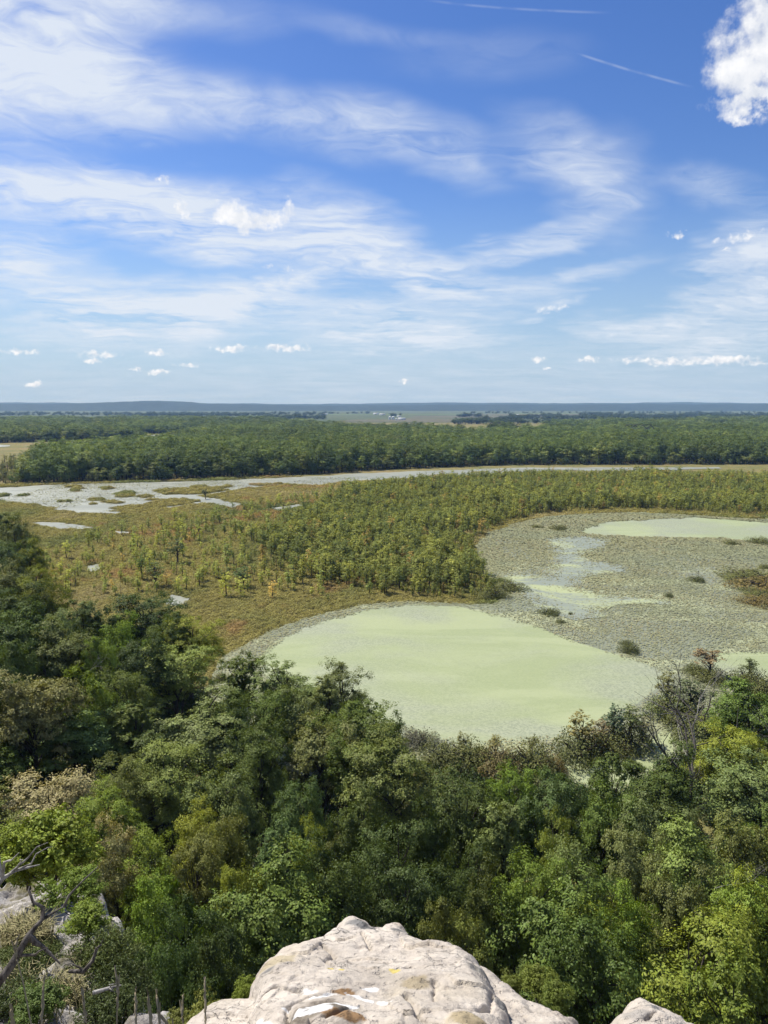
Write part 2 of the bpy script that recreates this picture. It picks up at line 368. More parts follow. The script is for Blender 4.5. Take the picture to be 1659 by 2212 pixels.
weed_polys = [world_poly(MAIN_WEED, 2.0, 1.2, 8),
              world_poly([(1215, 1643), (1260, 1640), (1310, 1640), (1400, 1600), (1460, 1560), (1480, 1600), (1380, 1690), (1300, 1716), (1250, 1690)], 1.5, 1.0, 9),
              world_poly([(1250, 1146), (1300, 1128), (1400, 1121), (1500, 1119), (1660, 1130), (1800, 1140), (1800, 1172), (1640, 1172), (1560, 1164), (1450, 1162), (1330, 1160), (1270, 1158)], 3, 2.2, 10),
              world_poly([(1500, 1430), (1560, 1412), (1700, 1408), (1900, 1410), (1900, 1460), (1640, 1470), (1550, 1450)], 2, 2.5, 13)]
for p in weed_polys: sheet('duckweed_water', p, 0.31, WEED)
CHANNEL = [(-120, 1064), (0, 1054), (165, 1046), (330, 1043), (500, 1037), (700, 1028), (850, 1020), (1000, 1015), (1100, 1011), (1300, 1010), (1440, 1010), (1560, 1010), (1560, 1012), (1440, 1016), (1200, 1017), (1080, 1022), (960, 1031), (860, 1036), (740, 1042), (690, 1049), (630, 1046), (540, 1056), (500, 1062), (430, 1072), (540, 1090), (500, 1100), (455, 1087), (400, 1092), (370, 1098), (300, 1094), (240, 1106), (160, 1112), (120, 1098), (60, 1092), (0, 1083), (-120, 1085)]
CHAN_W = world_poly(CHANNEL, 4, 3.5, 21)
sheet('channel_water', CHAN_W, 0.30, SILVER)
pools = [[(60, 1130), (110, 1128), (200, 1138), (215, 1143), (120, 1143)], [(345, 1300), (365, 1288), (400, 1296), (395, 1308), (370, 1312), (350, 1308)], [(575, 1100), (640, 1090), (660, 1094), (600, 1104)], [(190, 1100), (260, 1108), (250, 1113), (180, 1108)], [(250, 1147), (280, 1150), (270, 1155), (248, 1153)], [(190, 1222), (215, 1218), (225, 1228), (205, 1236), (190, 1232)]]
POOLS_W = [world_poly(p, 2, 1.5, 30 + i) for i, p in enumerate(pools)]
for p in POOLS_W: sheet('pool_water', p, 0.30, SILVER)
far_pools = [[(305, 944), (330, 940), (368, 940), (365, 944), (335, 947), (310, 948)], [(140, 958), (170, 955), (240, 954), (235, 957), (160, 960)], [(-60, 962), (0, 961), (20, 962), (18, 965), (-60, 968)]]
for i, p in enumerate(far_pools): sheet('far_pool_water', world_poly(p, 12, 4, 40 + i), 0.32, SILVER)
isl = [[(250, 1068), (275, 1062), (292, 1066), (285, 1074), (255, 1076)], [(335, 1062), (360, 1057), (430, 1056), (495, 1060), (440, 1068), (360, 1070)], [(310, 1092), (345, 1082), (385, 1078), (430, 1084), (390, 1092), (350, 1097)], [(405, 1053), (430, 1050), (445, 1052), (425, 1055)], [(480, 1051), (500, 1050), (502, 1053), (485, 1054)], [(240, 1100), (300, 1090), (330, 1099), (280, 1108)], [(535, 1048), (570, 1046), (600, 1047), (560, 1051)], [(585, 1046), (615, 1044), (615, 1046), (590, 1048)], [(-30, 1070), (15, 1068), (20, 1073), (-30, 1078)],
       [(1020, 1019), (1060, 1018), (1050, 1021), (1015, 1022)], [(930, 1026), (990, 1024), (980, 1028), (925, 1029)], [(40, 1070), (60, 1070), (58, 1073), (42, 1073)], [(130, 1083), (150, 1082), (150, 1085), (132, 1086)]]
r_i = np.random.default_rng(4)
for k_ in range(26):
    cx_, cy_ = r_i.uniform(10, 620), r_i.uniform(1048, 1100)
    if inside(np.array(CHANNEL), np.array([cx_]), np.array([cy_]))[0]:
        a_, b_ = r_i.uniform(8, 34), r_i.uniform(1.3, 3.2); isl.append([(cx_ + a_ * math.cos(t_) * r_i.uniform(.6, 1.1), cy_ + b_ * math.sin(t_) * r_i.uniform(.6, 1.1)) for t_ in np.linspace(0, 5.6, 8)])
ISL_W = [world_poly(p, 2, 1.1, 60 + i, k=.08) for i, p in enumerate(isl)]
GROUND = bpy.data.materials['marsh_ground']
for p in ISL_W: sheet('marsh_island', p, 0.42, GROUND)
def on_water(x, y):
    w = inside(POND_W, x, y) | inside(CHAN_W, x, y)
    for p in POOLS_W: w |= inside(p, x, y)
    for p in ISL_W: w &= ~inside(p, x, y)
    return w

# lily pads: small tilted leaves, too many to count
def pads(name, n_try, dfun, col_mat, region, size):
    (x0, y0), (x1, y1) = region.min(0), region.max(0)
    u = rg.random((n_try, 2)); x = x0 + u[:, 0] * (x1 - x0); y = y0 + u[:, 1] * (y1 - y0)
    k = dfun(x, y) > rg.random(n_try); x, y = x[k], y[k]; n = len(x)
    s = size * (0.6 + .8 * rg.random(n)) * np.clip(y / 230, .8, 2.2); a = rg.random(n) * 6.283
    nrm = np.column_stack([rg.normal(0, .15, n), rg.normal(0, .15, n), np.ones(n)]); nrm /= np.linalg.norm(nrm, axis=1)[:, None]
    t = np.column_stack([np.cos(a), np.sin(a), np.zeros(n)]); t -= nrm * (t * nrm).sum(1)[:, None]; t /= np.linalg.norm(t, axis=1)[:, None]
    q = np.cross(nrm, t); c = np.column_stack([x, y, .46 + .16 * rg.random(n)])
    v = np.stack([c + t * s[:, None], c + q * s[:, None] * .8, c - t * s[:, None] * .8, c - q * s[:, None] * .8], 1).reshape(-1, 3)
    f = np.arange(4 * n).reshape(-1, 4)
    return link(name, new_mesh(name, v, f, [col_mat]), kind='stuff', label='grey green lily pads crowding the shallow water', cat='lily pads')
def pad_material():
    m, b = mat('lily_pad'); g = b.n('ShaderNodeNewGeometry'); r = g.outputs['Random Per Island']
    c = b.mix(r, (.205, .21, .10), (.33, .325, .18)); c = b.mix(b.rng(b.m('FRACT', b.m('MULTIPLY', r, 9.7)), .8, 1.0), c, (.25, .18, .09))
    n = b.noise(g.outputs['Position'], .05, 4); c = b.mix(b.rng(n, .38, .62, 0, .6), c, (.255, .25, .12)); c = b.mix(b.rng(b.noise(g.outputs['Position'], .022, 4, .6), .45, .62, 0, .55), c, (.225, .25, .145))
    return finish(m, b, principled(b, c, .75, .15))
PADM = pad_material()
CORRIDOR = world_poly([(1255, 1160), (1320, 1166), (1305, 1184), (1262, 1194), (1262, 1212), (1345, 1220), (1342, 1238), (1268, 1250), (1250, 1270), (1300, 1284), (1450, 1294), (1440, 1305), (1330, 1306), (1296, 1320), (1312, 1334), (1255, 1346), (1210, 1332), (1170, 1320), (1140, 1292), (1066, 1258), (1105, 1238), (1165, 1250), (1188, 1216), (1198, 1190), (1172, 1168)], 2.5, 2.4, 77, k=.07)
def film():
    m, b = mat('torn_duckweed_film'); g = b.n('ShaderNodeNewGeometry'); p = g.outputs['Position']; n1 = b.noise(b.mapping(p, rot=(0, 0, .5), sc=(.6, 1, 1), kind='POINT'), .045, 7, .62, 1.5); n2 = b.noise(p, .9, 6, .7)
    k = b.rng(b.m('ADD', n1, b.m('MULTIPLY', b.m('SUBTRACT', n2, .5), .3)), .44, .60); c = b.mix(k, (.225, .25, .195), (.34, .375, .20))
    return finish(m, b, principled(b, c, b.rng(k, 0, 1, .55, .8, False), .25, bump(b, n2, .08, .05)))
sheet('open_water', CORRIDOR, .31, film())
def pond_density(x, y):
    d = inside(POND_W, x, y).astype(float)
    n = fbm(x * .03, y * .02, 90, 5, .6)
    for p in weed_polys:
        e = edge_dist(p, x, y) + fbm(x * .25, y * .16, 191, 4, .6) * 2.6 * np.clip(y / 260, .7, 1.8); d *= 1 - sstep(-1.2, 2.2, e)
    e = edge_dist(CORRIDOR, x, y); d *= 1 - .92 * sstep(-5, 6, e + n * 9 + fbm(x * .2, y * .12, 193, 3) * 5)
    return d * np.clip(.85 + n * .9, .12, 1.0) * (x < .62 * y + 10) * (x > -.62 * y)
pads('lily_pads', 760000, pond_density, PADM, np.array([[-70, 118], [250, 510]]), .29)
def chan_density(x, y):
    w = inside(CHAN_W, x, y)
    for p in POOLS_W: w |= inside(p, x, y)
    for p in ISL_W: w &= ~inside(p, x, y)
    return w * np.clip(.35 + fbm(x * .02, y * .012, 95, 4) * .9, 0, .9)
pads('channel_lily_pads', 160000, chan_density, PADM, np.array([[-290, 330], [240, 720]]), .30)

# ------------------------------------------------------------------ foliage geometry
def leaves(c, nrm, size, wid=.55):
    n = len(c); nrm = nrm / (np.linalg.norm(nrm, axis=1)[:, None] + 1e-9)
    t = rg.normal(size=(n, 3)); t -= nrm * (t * nrm).sum(1)[:, None]; t /= np.linalg.norm(t, axis=1)[:, None] + 1e-9
    q = np.cross(nrm, t); s = (size * (.65 + .7 * rg.random(n)))[:, None]
    fold = nrm * s * .14
    return np.stack([c - t * s * .5, c + q * s * wid * .5 + fold, c + t * s * .5, c - q * s * wid * .5 + fold], 1).reshape(-1, 3)
def tube(pts, rad, sides=6):
    """tapered tube along a polyline; pts (n,3), rad (n,)"""
    pts = np.asarray(pts, float); n = len(pts); rad = np.asarray(rad, float)
    tg = np.gradient(pts, axis=0); tg /= np.linalg.norm(tg, axis=1)[:, None] + 1e-9
    ref = np.array([0.31, 0.95, 0.05]) if abs(tg[0, 2]) > .5 else np.array([0, 0, 1.0])
    u = np.cross(tg, ref); u /= np.linalg.norm(u, axis=1)[:, None] + 1e-9; w = np.cross(tg, u)
    a = np.arange(sides) / sides * 2 * np.pi
    v = pts[:, None] + rad[:, None, None] * (np.cos(a)[None, :, None] * u[:, None] + np.sin(a)[None, :, None] * w[:, None])
    i = np.arange(n - 1)[:, None] * sides; j = np.arange(sides)[None]; j2 = (j + 1) % sides
    f = np.stack([i + j, i + j2, i + sides + j2, i + sides + j], -1).reshape(-1, 4)
    return v.reshape(-1, 3), f
def join(parts):
    vs, fs, o = [], [], 0
    for v, f in parts: vs.append(v); fs.append(f + o); o += len(v)
    return np.concatenate(vs), np.concatenate(fs)
def curve(a, c, sag, n=5, wob=.1):
    t = np.linspace(0, 1, n)[:, None]; a = np.asarray(a, float); c = np.asarray(c, float); L = np.linalg.norm(c - a)
    p = a + (c - a) * t; p[:, 2] += (np.sin(np.pi * t[:, 0]) * sag * L); p[1:-1] += rg.normal(0, wob * L * .3, (n - 2, 3)); return p

def tree_shape(h, r, trunk, n_clump, n_sub, n_leaf, leaf, style='round', clump=None, limbs=True, lean=(0, 0), coh=0.0, skirt=False):
    """returns (trunk mesh arrays, crown vertices): height h, crown radius r, clear trunk height"""
    ch = h - trunk; clump = clump or r * .36
    u = rg.normal(size=(n_clump * 3, 3)); u /= np.linalg.norm(u, axis=1)[:, None]; u = u[u[:, 2] > -.55][:n_clump]; n = len(u)
    rad = rg.random(n) ** .45
    z = u[:, 2] * rad
    zz = trunk + ch * (.5 + .46 * z)                                   # height of each clump
    if skirt: zz = trunk + ch * np.clip((z + .55) / 1.55, .03, 1) * .96
    tt = np.clip((zz - trunk) / ch, 0, 1)
    if style == 'round': prof = np.sqrt(np.clip(1 - (2 * tt - .95) ** 2 * .92, .05, 1))
    elif style == 'vase': prof = np.clip(.45 + .75 * tt - .55 * tt ** 4, .1, 1.1)
    elif style == 'cone': prof = np.clip(1.05 - .85 * tt, .12, 1) * np.clip(tt * 5 + .4, 0, 1)
    elif style == 'column': prof = np.clip(.75 + .35 * np.sin(tt * 3.0) - .55 * tt ** 3, .15, 1)
    hor = u[:, :2] / (np.linalg.norm(u[:, :2], axis=1)[:, None] + 1e-6)
    rr = np.sqrt(rg.random(n)) if style in ('cone', 'column') else rg.random(n) ** .38
    wob = 1 + .28 * np.sin(np.arctan2(hor[:, 1], hor[:, 0]) * 3 + rg.random() * 6) + rg.normal(0, .10, n)
    c = np.column_stack([hor * (r * prof * rr * .82 * wob)[:, None], zz])
    c[:, 0] += lean[0] * (zz / h) ** 1.4; c[:, 1] += lean[1] * (zz / h) ** 1.4
    # trunk and limbs
    tp = np.column_stack([rg.normal(0, .012 * h, 7).cumsum() * .5, rg.normal(0, .012 * h, 7).cumsum() * .5, np.linspace(-.6, h * .86, 7)])
    tp[0, :2] = tp[1, :2] = 0
    tp[:, 0] += lean[0] * (np.clip(tp[:, 2], 0, None) / h) ** 1.4; tp[:, 1] += lean[1] * (np.clip(tp[:, 2], 0, None) / h) ** 1.4
    r0 = .017 * h + .03; parts = [tube(tp, r0 * np.array([1.5, 1.0, .85, .68, .5, .3, .08]), 7)]
    if limbs:
        for i in np.argsort(-rr)[:max(6, int(n * .6))]:
            zb = np.clip(c[i, 2] - ch * (.18 + .22 * rg.random()) - .25 * np.hypot(*c[i, :2]), trunk * .75, h * .8)
            base = np.array([np.interp(zb, tp[:, 2], tp[:, 0]), np.interp(zb, tp[:, 2], tp[:, 1]), zb])
            parts.append(tube(curve(base, c[i], .07, 5, .12), r0 * .42 * np.array([1, .75, .55, .35, .12]) * (.6 + .5 * rg.random()), 4))
    tv, tf = join(parts)
    # clumps -> sprigs -> leaves
    cs = clump * (.65 + .7 * rg.random(n))
    sd = rg.normal(size=(n, n_sub, 3)); sd /= np.linalg.norm(sd, axis=2)[..., None]; sd[..., 2] = np.where(sd[..., 2] < -.35, -sd[..., 2], sd[..., 2])
    sr = (rg.random((n, n_sub)) ** .35)[..., None]
    sp = c[:, None] + sd * sr * cs[:, None, None] * np.array([1.05, 1.05, .68])
    lp = sp[:, :, None] + rg.normal(size=(n, n_sub, n_leaf, 3)) * (cs * .15)[:, None, None, None] * np.array([1, 1, .7])
    nn = sd[:, :, None] * 1.0 + rg.normal(size=lp.shape) * .5 + np.array([0, 0, .55])
    if coh:
        ax_ = lp - np.array([0, 0, trunk + ch * .42]); nn = nn * (1 - coh) + coh * 1.6 * ax_ / (np.linalg.norm(ax_, axis=-1)[..., None] + 1e-6)
    lv = leaves(lp.reshape(-1, 3), nn.reshape(-1, 3), leaf)
    return (tv, tf), lv
def crown_mesh(name, lv): return new_mesh(name, lv, np.arange(len(lv)).reshape(-1, 4), [LEAF])
def trunk_mesh(name, t, m=None): return new_mesh(name, t[0], t[1], [m or BARK], smooth=True)
def whole_mesh(name, t, lv):
    v, f = join([(t[0], t[1]), (lv, np.arange(len(lv)).reshape(-1, 4))])
    return new_mesh(name, v, f, [LEAF, BARK], np.concatenate([np.ones(len(t[1])), np.zeros(len(lv) // 4)]))

# near wood: unit trees 20 m high with 7 m crowns
KINDS = {}
def kind(name, n, **kw):
    KINDS[name] = []
    for i in range(n):
        t, lv = tree_shape(**kw)
        KINDS[name].append((trunk_mesh(name + '_trunk', t), crown_mesh(name + '_crown', lv), kw['h'], kw['r']))
kind('oak', 4, h=20, r=6.6, trunk=4.5, n_clump=44, n_sub=13, n_leaf=38, leaf=.33, style='round', clump=2.05, coh=.30)
kind('ash', 4, h=22, r=5.8, trunk=4.5, n_clump=50, n_sub=12, n_leaf=34, leaf=.30, style='vase', clump=1.85, coh=.30)
kind('locust', 3, h=20, r=6.2, trunk=5, n_clump=50, n_sub=15, n_leaf=34, leaf=.25, style='round', clump=1.75, coh=.30)
kind('poplar', 3, h=21, r=4.0, trunk=4, n_clump=46, n_sub=10, n_leaf=36, leaf=.32, style='column', clump=1.5, coh=.30)
kind('linden', 2, h=19, r=6.4, trunk=3.5, n_clump=44, n_sub=13, n_leaf=44, leaf=.27, style='round', clump=2.0, coh=.30)

TINT = {'dark': (.050, .072, .016), 'deep': (.036, .053, .013), 'green': (.071, .097, .019), 'bright': (.098, .138, .019), 'yellow': (.128, .150, .020), 'gold': (.185, .175, .023),
        'olive': (.088, .100, .024), 'grey': (.088, .108, .032), 'pale': (.110, .130, .042), 'teal': (.066, .100, .028), 'tan': (.165, .158, .070), 'brown': (.112, .112, .042), 'light': (.118, .145, .031)}  # deep: dark foliage, and also shade painted into trees of gaps and hollow
WORDS = {'dark': 'dark green', 'deep': 'very dark green', 'green': 'mid green', 'bright': 'bright green', 'yellow': 'yellow-green', 'gold': 'golden yellow-green', 'olive': 'dull olive', 'grey': 'grey-green', 'pale': 'pale grey-green', 'teal': 'blue-green', 'tan': 'tan seed-laden', 'brown': 'brownish', 'light': 'light green'}
# survey of the near wood: x, y of the crown top, crown width, colour, kind
WOOD = [(22, 1515, 170, 'yellow', 'locust'), (164, 1545, 200, 'teal', 'oak'), (97, 1691, 190, 'tan', 'oak'), (231, 1788, 110, 'tan', 'oak'), (190, 1840, 130, 'brown', 'oak'), (261, 1650, 140, 'olive', 'locust'), (358, 1627, 190, 'light', 'locust'), (239, 1715, 135, 'bright', 'locust'), (496, 1661, 150, 'grey', 'oak'), (437, 1508, 200, 'pale', 'ash'), (560, 1597, 110, 'green', 'ash'), (328, 1575, 95, 'dark', 'poplar'), (276, 1527, 110, 'green', 'poplar'), (429, 1758, 130, 'yellow', 'locust'), (505, 1762, 110, 'olive', 'oak'), (336, 1821, 150, 'bright', 'locust'), (429, 1815, 140, 'olive', 'locust'), (512, 1862, 110, 'yellow', 'linden'), (619, 1880, 250, 'green', 'oak'), (326, 1905, 130, 'bright', 'oak'), (657, 1779, 90, 'yellow', 'locust'),
        (624, 1434, 175, 'grey', 'ash'), (755, 1442, 110, 'grey', 'ash'), (805, 1516, 150, 'green', 'ash'), (695, 1569, 165, 'grey', 'oak'), (520, 1405, 85, 'green', 'poplar'), (585, 1490, 130, 'green', 'oak'), (655, 1500, 140, 'grey', 'oak'), (555, 1560, 120, 'dark', 'oak'), (745, 1520, 130, 'green', 'oak'), (700, 1468, 90, 'grey', 'poplar'), (820, 1575, 120, 'dark', 'oak'), (765, 1590, 130, 'green', 'oak'), (500, 1500, 110, 'green', 'oak'), (848, 1613, 220, 'olive', 'locust'), (1005, 1669, 155, 'dark', 'ash'), (856, 1763, 175, 'dark', 'linden'), (1113, 1662, 120, 'bright', 'locust'), (1087, 1740, 100, 'grey', 'poplar'), (594, 1774, 90, 'teal', 'poplar'), (1016, 1804, 135, 'deep', 'linden'),
        (1429, 1618, 160, 'dark', 'ash'), (1328, 1623, 85, 'green', 'poplar'), (1203, 1678, 150, 'teal', 'linden'), (1409, 1728, 150, 'grey', 'oak'), (1629, 1483, 140, 'green', 'oak'), (1609, 1578, 140, 'yellow', 'locust'), (1625, 1632, 190, 'grey', 'ash'), (1309, 1714, 120, 'green', 'oak'), (1640, 1745, 120, 'green', 'ash'), (1193, 1779, 100, 'bright', 'locust'), (1258, 1825, 150, 'grey', 'oak'), (1354, 1790, 115, 'pale', 'oak'), (1459, 1795, 165, 'light', 'oak'), (1615, 1778, 150, 'olive', 'oak'), (1148, 1875, 160, 'bright', 'locust'), (872, 1825, 180, 'deep', 'linden'), (953, 1945, 110, 'olive', 'oak'), (1023, 1965, 85, 'olive', 'poplar'), (1178, 1930, 250, 'green', 'oak'), (1359, 1960, 135, 'bright', 'locust'), (1609, 1910, 160, 'bright', 'locust'), (1474, 1980, 300, 'yellow', 'linden'), (1645, 1945, 130, 'yellow', 'oak'), (1625, 2070, 130, 'bright', 'poplar'), (1288, 2010, 200, 'dark', 'oak'), (745, 1830, 150, 'dark', 'oak'), (1040, 1880, 120, 'dark', 'oak'), (1480, 1880, 130, 'grey', 'oak'), (780, 1700, 120, 'dark', 'ash'), (640, 1690, 110, 'teal', 'oak'), (930, 1740, 110, 'deep', 'oak'), (400, 1965, 130, 'deep', 'oak'), (480, 1990, 130, 'deep', 'linden'), (360, 2060, 120, 'deep', 'oak'), (450, 2090, 130, 'deep', 'oak'), (330, 2000, 110, 'dark', 'oak'), (520, 2060, 120, 'deep', 'oak'),  # deep trees left of the rock carry the hollow's shade in their tint
        (6, 1106, 65, 'dark', 'poplar'), (24, 1118, 75, 'grey', 'oak'), (20, 1165, 95, 'teal', 'oak'), (64, 1167, 65, 'yellow', 'locust'), (29, 1212, 95, 'grey', 'oak'), (70, 1228, 100, 'yellow', 'locust'), (40, 1266, 125, 'dark', 'oak'), (85, 1258, 90, 'olive', 'oak'), (51, 1318, 145, 'dark', 'oak'), (128, 1308, 85, 'pale', 'ash'), (211, 1308, 65, 'deep', 'poplar'), (173, 1298, 75, 'grey', 'poplar'), (307, 1290, 150, 'deep', 'ash'), (246, 1337, 105, 'bright', 'oak'), (406, 1340, 135, 'yellow', 'locust'), (361, 1327, 85, 'green', 'oak'), (134, 1347, 145, 'grey', 'oak'), (189, 1346, 70, 'deep', 'oak'), (384, 1394, 155, 'light', 'ash'), (211, 1380, 70, 'bright', 'oak'), (64, 1455, 165, 'brown', 'oak'), (179, 1461, 115, 'bright', 'oak'), (275, 1449, 125, 'green', 'locust'), (15, 1390, 110, 'dark', 'oak'), (300, 1380, 110, 'deep', 'oak'), (-40, 1230, 100, 'dark', 'oak'), (-45, 1330, 120, 'grey', 'oak'), (-50, 1440, 130, 'dark', 'oak'), (-40, 1600, 150, 'green', 'oak'), (-40, 1720, 150, 'olive', 'oak')]
def top_level(x, y):
    z = np.interp(y, [1100, 1480, 1700, 1800, 1900, 2000, 2100, 2200], [21, 21, 24, 26, 28.5, 31, 33, 35])
    if y < 1500: z = z + 10 * np.clip((420 - x) / 380, 0, 1) * np.clip((1520 - y) / 60, 0, 1)
    return z
placed = []           # x, y, crown radius, height
def near_tree(x, y, r, h, col, kd, rec, low=False):
    gz = float(talus(x, y)); v = KINDS[kd][rec % len(KINDS[kd])]
    tint = np.array(TINT[col]) * (1.9 if not low else 1.2) * (.88 + .24 * rg.random()) * (1 + rg.normal(0, .04, 3))  # fill trees get a darker tint, standing in for shade between crowns
    root = link({'oak': 'oak_tree', 'ash': 'ash_tree', 'locust': 'locust_tree', 'poplar': 'upright_tree', 'linden': 'broadleaf_tree'}[kd], None, loc=(x, y, gz))
    root.rotation_euler = (rg.normal(0, .035), rg.normal(0, .035), rg.random() * 6.283); root.scale = (r / v[3], r / v[3], h / v[2])
    t = link('trunk', v[0], root); c = link('crown', v[1], root, kind='stuff', tint=tint)
    root['category'] = 'tree'; placed.append((x, y, r, h, col, root)); return root
for i, (px, py, wd, col, kd) in enumerate(WOOD):
    zt = float(top_level(px, py)); p = W(px, py, zt); sl = np.linalg.norm(p - np.array([0, 0, H]))
    r = wd * sl / F / 2 * 1.08; p[1] -= 0.0
    d = p[:2] * (1 + r * .25 / np.linalg.norm(p[:2]))
    h = zt - float(talus(d[0], d[1])) + .6
    near_tree(d[0], d[1], r, h, col, kd, i)
# fill between the surveyed trees, coloured dark to paint shade into the gaps
SKX, SKY_ = [-200, 0, 120, 300, 440, 560, 700, 860, 960, 1100, 1200, 1330, 1400, 1460, 1600, 1659, 1900], [1250, 1290, 1370, 1400, 1490, 1620, 1640, 1680, 1700, 1720, 1745, 1760, 1720, 1810, 1810, 1600, 1500]
cand = [(x, y) for y in np.arange(30, 190, 5.2) for x in np.arange(-150, 110, 5.2)]
rg.shuffle(cand)
FOREST = np.array([W(-160, 1210)[:2], W(30, 1215)[:2], W(110, 1320)[:2], W(330, 1420)[:2], W(430, 1470)[:2], W(450, 1560)[:2], W(560, 1665)[:2], W(700, 1690)[:2], W(860, 1680)[:2], W(1000, 1690)[:2], W(1150, 1710)[:2], W(1250, 1770)[:2], W(1330, 1755)[:2], W(1440, 1700)[:2], W(1520, 1660)[:2], W(1700, 1600)[:2], (90, 26), (-90, 26), (-250, 200)])
for (x, y) in cand:
    x += rg.normal(0, 1.2); y += rg.normal(0, 1.2)
    if not inside(FOREST, np.array([x]), np.array([y]))[0] or abs(x) > .60 * y + 12 or y < 33: continue
    if x < -.30 * y - 1 and y < 36: continue
    if any(math.hypot(x - q[0], y - q[1]) < .78 * q[2] + 3.0 for q in placed): continue
    gz = float(talus(x, y)); h = 9.0 + 4 * rg.random()
    if y < 60 and abs(x + .2 * y) > 0: h = min(h, 70 - y * 1.02 - gz + 1)
    dist = math.hypot(x, y); 
    def row(z): # survey row of a height above this spot
        dd = np.array([x, y, z - H]); return CY - F * (dd[2] * math.cos(PITCH) + y * math.sin(PITCH)) / (y * math.cos(PITCH) - dd[2] * math.sin(PITCH))
    colx = CX + F * x / (y * math.cos(PITCH) + (H - gz - 12) * math.sin(PITCH)); lim = np.interp(colx, SKX, SKY_)
    while h > 5 and row(gz + h) < lim: h -= .5
    if h < 6: continue
    col = rg.choice(['dark', 'deep', 'deep', 'olive', 'green', 'dark', 'grey', 'deep']); kd = rg.choice(['oak', 'oak', 'locust', 'linden', 'ash'])
    near_tree(x, y, 3.6 + 1.6 * rg.random(), h, col, kd, int(rg.integers(9)), True)
# names for each tree: its colour and its place among trees of that colour in its belt
def ordinal(i, n):
    w = ['leftmost', 'second', 'third', 'fourth', 'fifth', 'sixth', 'seventh', 'eighth', 'ninth', 'tenth', 'eleventh', 'twelfth', 'thirteenth', 'fourteenth', 'fifteenth', 'sixteenth']
    if n == 1: return 'the only {} tree'
    if i == 0: return 'leftmost {} tree'
    if i == n - 1: return 'rightmost {} tree'
    return (w[i] if i < len(w) else str(i + 1) + 'th') + ' {} tree from the left'
belts = {}
for q in placed:
    a = q[0] / q[1]
    k_ = ('on the wooded slope at the left edge' if a < -.30 and q[1] > 112 else 'among the trees just beyond the pale rock' if q[1] < 54 else 'in the lower belt of the near wood' if q[1] < 74 else 'in the middle belt of the near wood' if q[1] < 96 else 'in the near wood along the pond shore')
    belts.setdefault((k_, q[4]), []).append(q)
for (k_, col), qs in belts.items():
    qs.sort(key=lambda q: q[0] / q[1])
    for i, q in enumerate(qs):
        q[5]['label'] = ordinal(i, len(qs)).format(WORDS[col]) + ' ' + k_; q[5]['group'] = 'trees ' + k_

# understorey in the gaps: low saplings and brush as one mass
def scatter(name, src, pts, rot, scl, tint, which, label=None, cat=None):
    """one object of kind stuff: copies of the meshes of src on the points"""
    me = bpy.data.meshes.new(name); n = len(pts); me.vertices.add(n); me.vertices.foreach_set('co', np.asarray(pts, np.float32).ravel())
    for nm, ty, key, arr in (('turn', 'FLOAT', 'value', rot), ('size', 'FLOAT_VECTOR', 'vector', scl), ('tint', 'FLOAT_VECTOR', 'vector', tint), ('which', 'INT', 'value', which)):
        a = me.attributes.new(nm, ty, 'POINT'); a.data.foreach_set(key, np.asarray(arr, np.int32 if ty == 'INT' else np.float32).ravel())
    o = link(name, me, kind='stuff', label=label, cat=cat)
    ng = bpy.data.node_groups.new(name, 'GeometryNodeTree')
    ng.interface.new_socket('Geometry', in_out='INPUT', socket_type='NodeSocketGeometry'); ng.interface.new_socket('Geometry', in_out='OUTPUT', socket_type='NodeSocketGeometry')
    N, L = ng.nodes, ng.links
    gi, go = N.new('NodeGroupInput'), N.new('NodeGroupOutput'); mp = N.new('GeometryNodeMeshToPoints'); L.new(gi.outputs[0], mp.inputs[0])
    ins = N.new('GeometryNodeInstanceOnPoints'); L.new(mp.outputs[0], ins.inputs['Points'])
    jn = N.new('GeometryNodeJoinGeometry')
    for s in src:
        oi = N.new('GeometryNodeObjectInfo'); oi.inputs['Object'].default_value = s; oi.inputs['As Instance'].default_value = True; oi.transform_space = 'ORIGINAL'
        L.new(oi.outputs['Geometry'], jn.inputs[0])
    L.new(jn.outputs[0], ins.inputs['Instance']); ins.inputs['Pick Instance'].default_value = True
    def attr(nm, ty):
        a = N.new('GeometryNodeInputNamedAttribute'); a.data_type = ty; a.inputs[0].default_value = nm; return a.outputs[0]
    L.new(attr('which', 'INT'), ins.inputs['Instance Index']); L.new(attr('size', 'FLOAT_VECTOR'), ins.inputs['Scale'])
    cx = N.new('ShaderNodeCombineXYZ'); L.new(attr('turn', 'FLOAT'), cx.inputs[2]); L.new(cx.outputs[0], ins.inputs['Rotation'])
    L.new(ins.outputs[0], go.inputs[0])
    md = o.modifiers.new('scatter', 'NODES'); md.node_group = ng
    return o

# ------------------------------------------------------------------ bushes and marsh scrub
def bush_shape(r, h, n, leaf, twigs=9):
    u = rg.normal(size=(n, 3)); u /= np.linalg.norm(u, axis=1)[:, None]; u[:, 2] = np.abs(u[:, 2])
    lump = 1 + .25 * np.sin(np.arctan2(u[:, 1], u[:, 0]) * 3 + 1) + .2 * np.sin(np.arctan2(u[:, 1], u[:, 0]) * 7) * u[:, 2]
    p = u * (rg.random(n) ** .3 * lump)[:, None] * np.array([r, r, h]); p[:, 2] += .03
    lv = leaves(p, u * .7 + rg.normal(size=(n, 3)) * .6 + np.array([0, 0, .6]), leaf, .6)
    parts = [tube(curve((0, 0, -.1), (math.cos(a) * r * .6, math.sin(a) * r * .6, h * .8), .1, 4), np.array([.05, .035, .025, .01]) * r, 4) for a in rg.random(twigs) * 6.283]
    return join(parts), lv
bush_kinds = [whole_mesh('bush', *bush_shape(1.5, 1.1, 420, .30)) for i in range(4)]
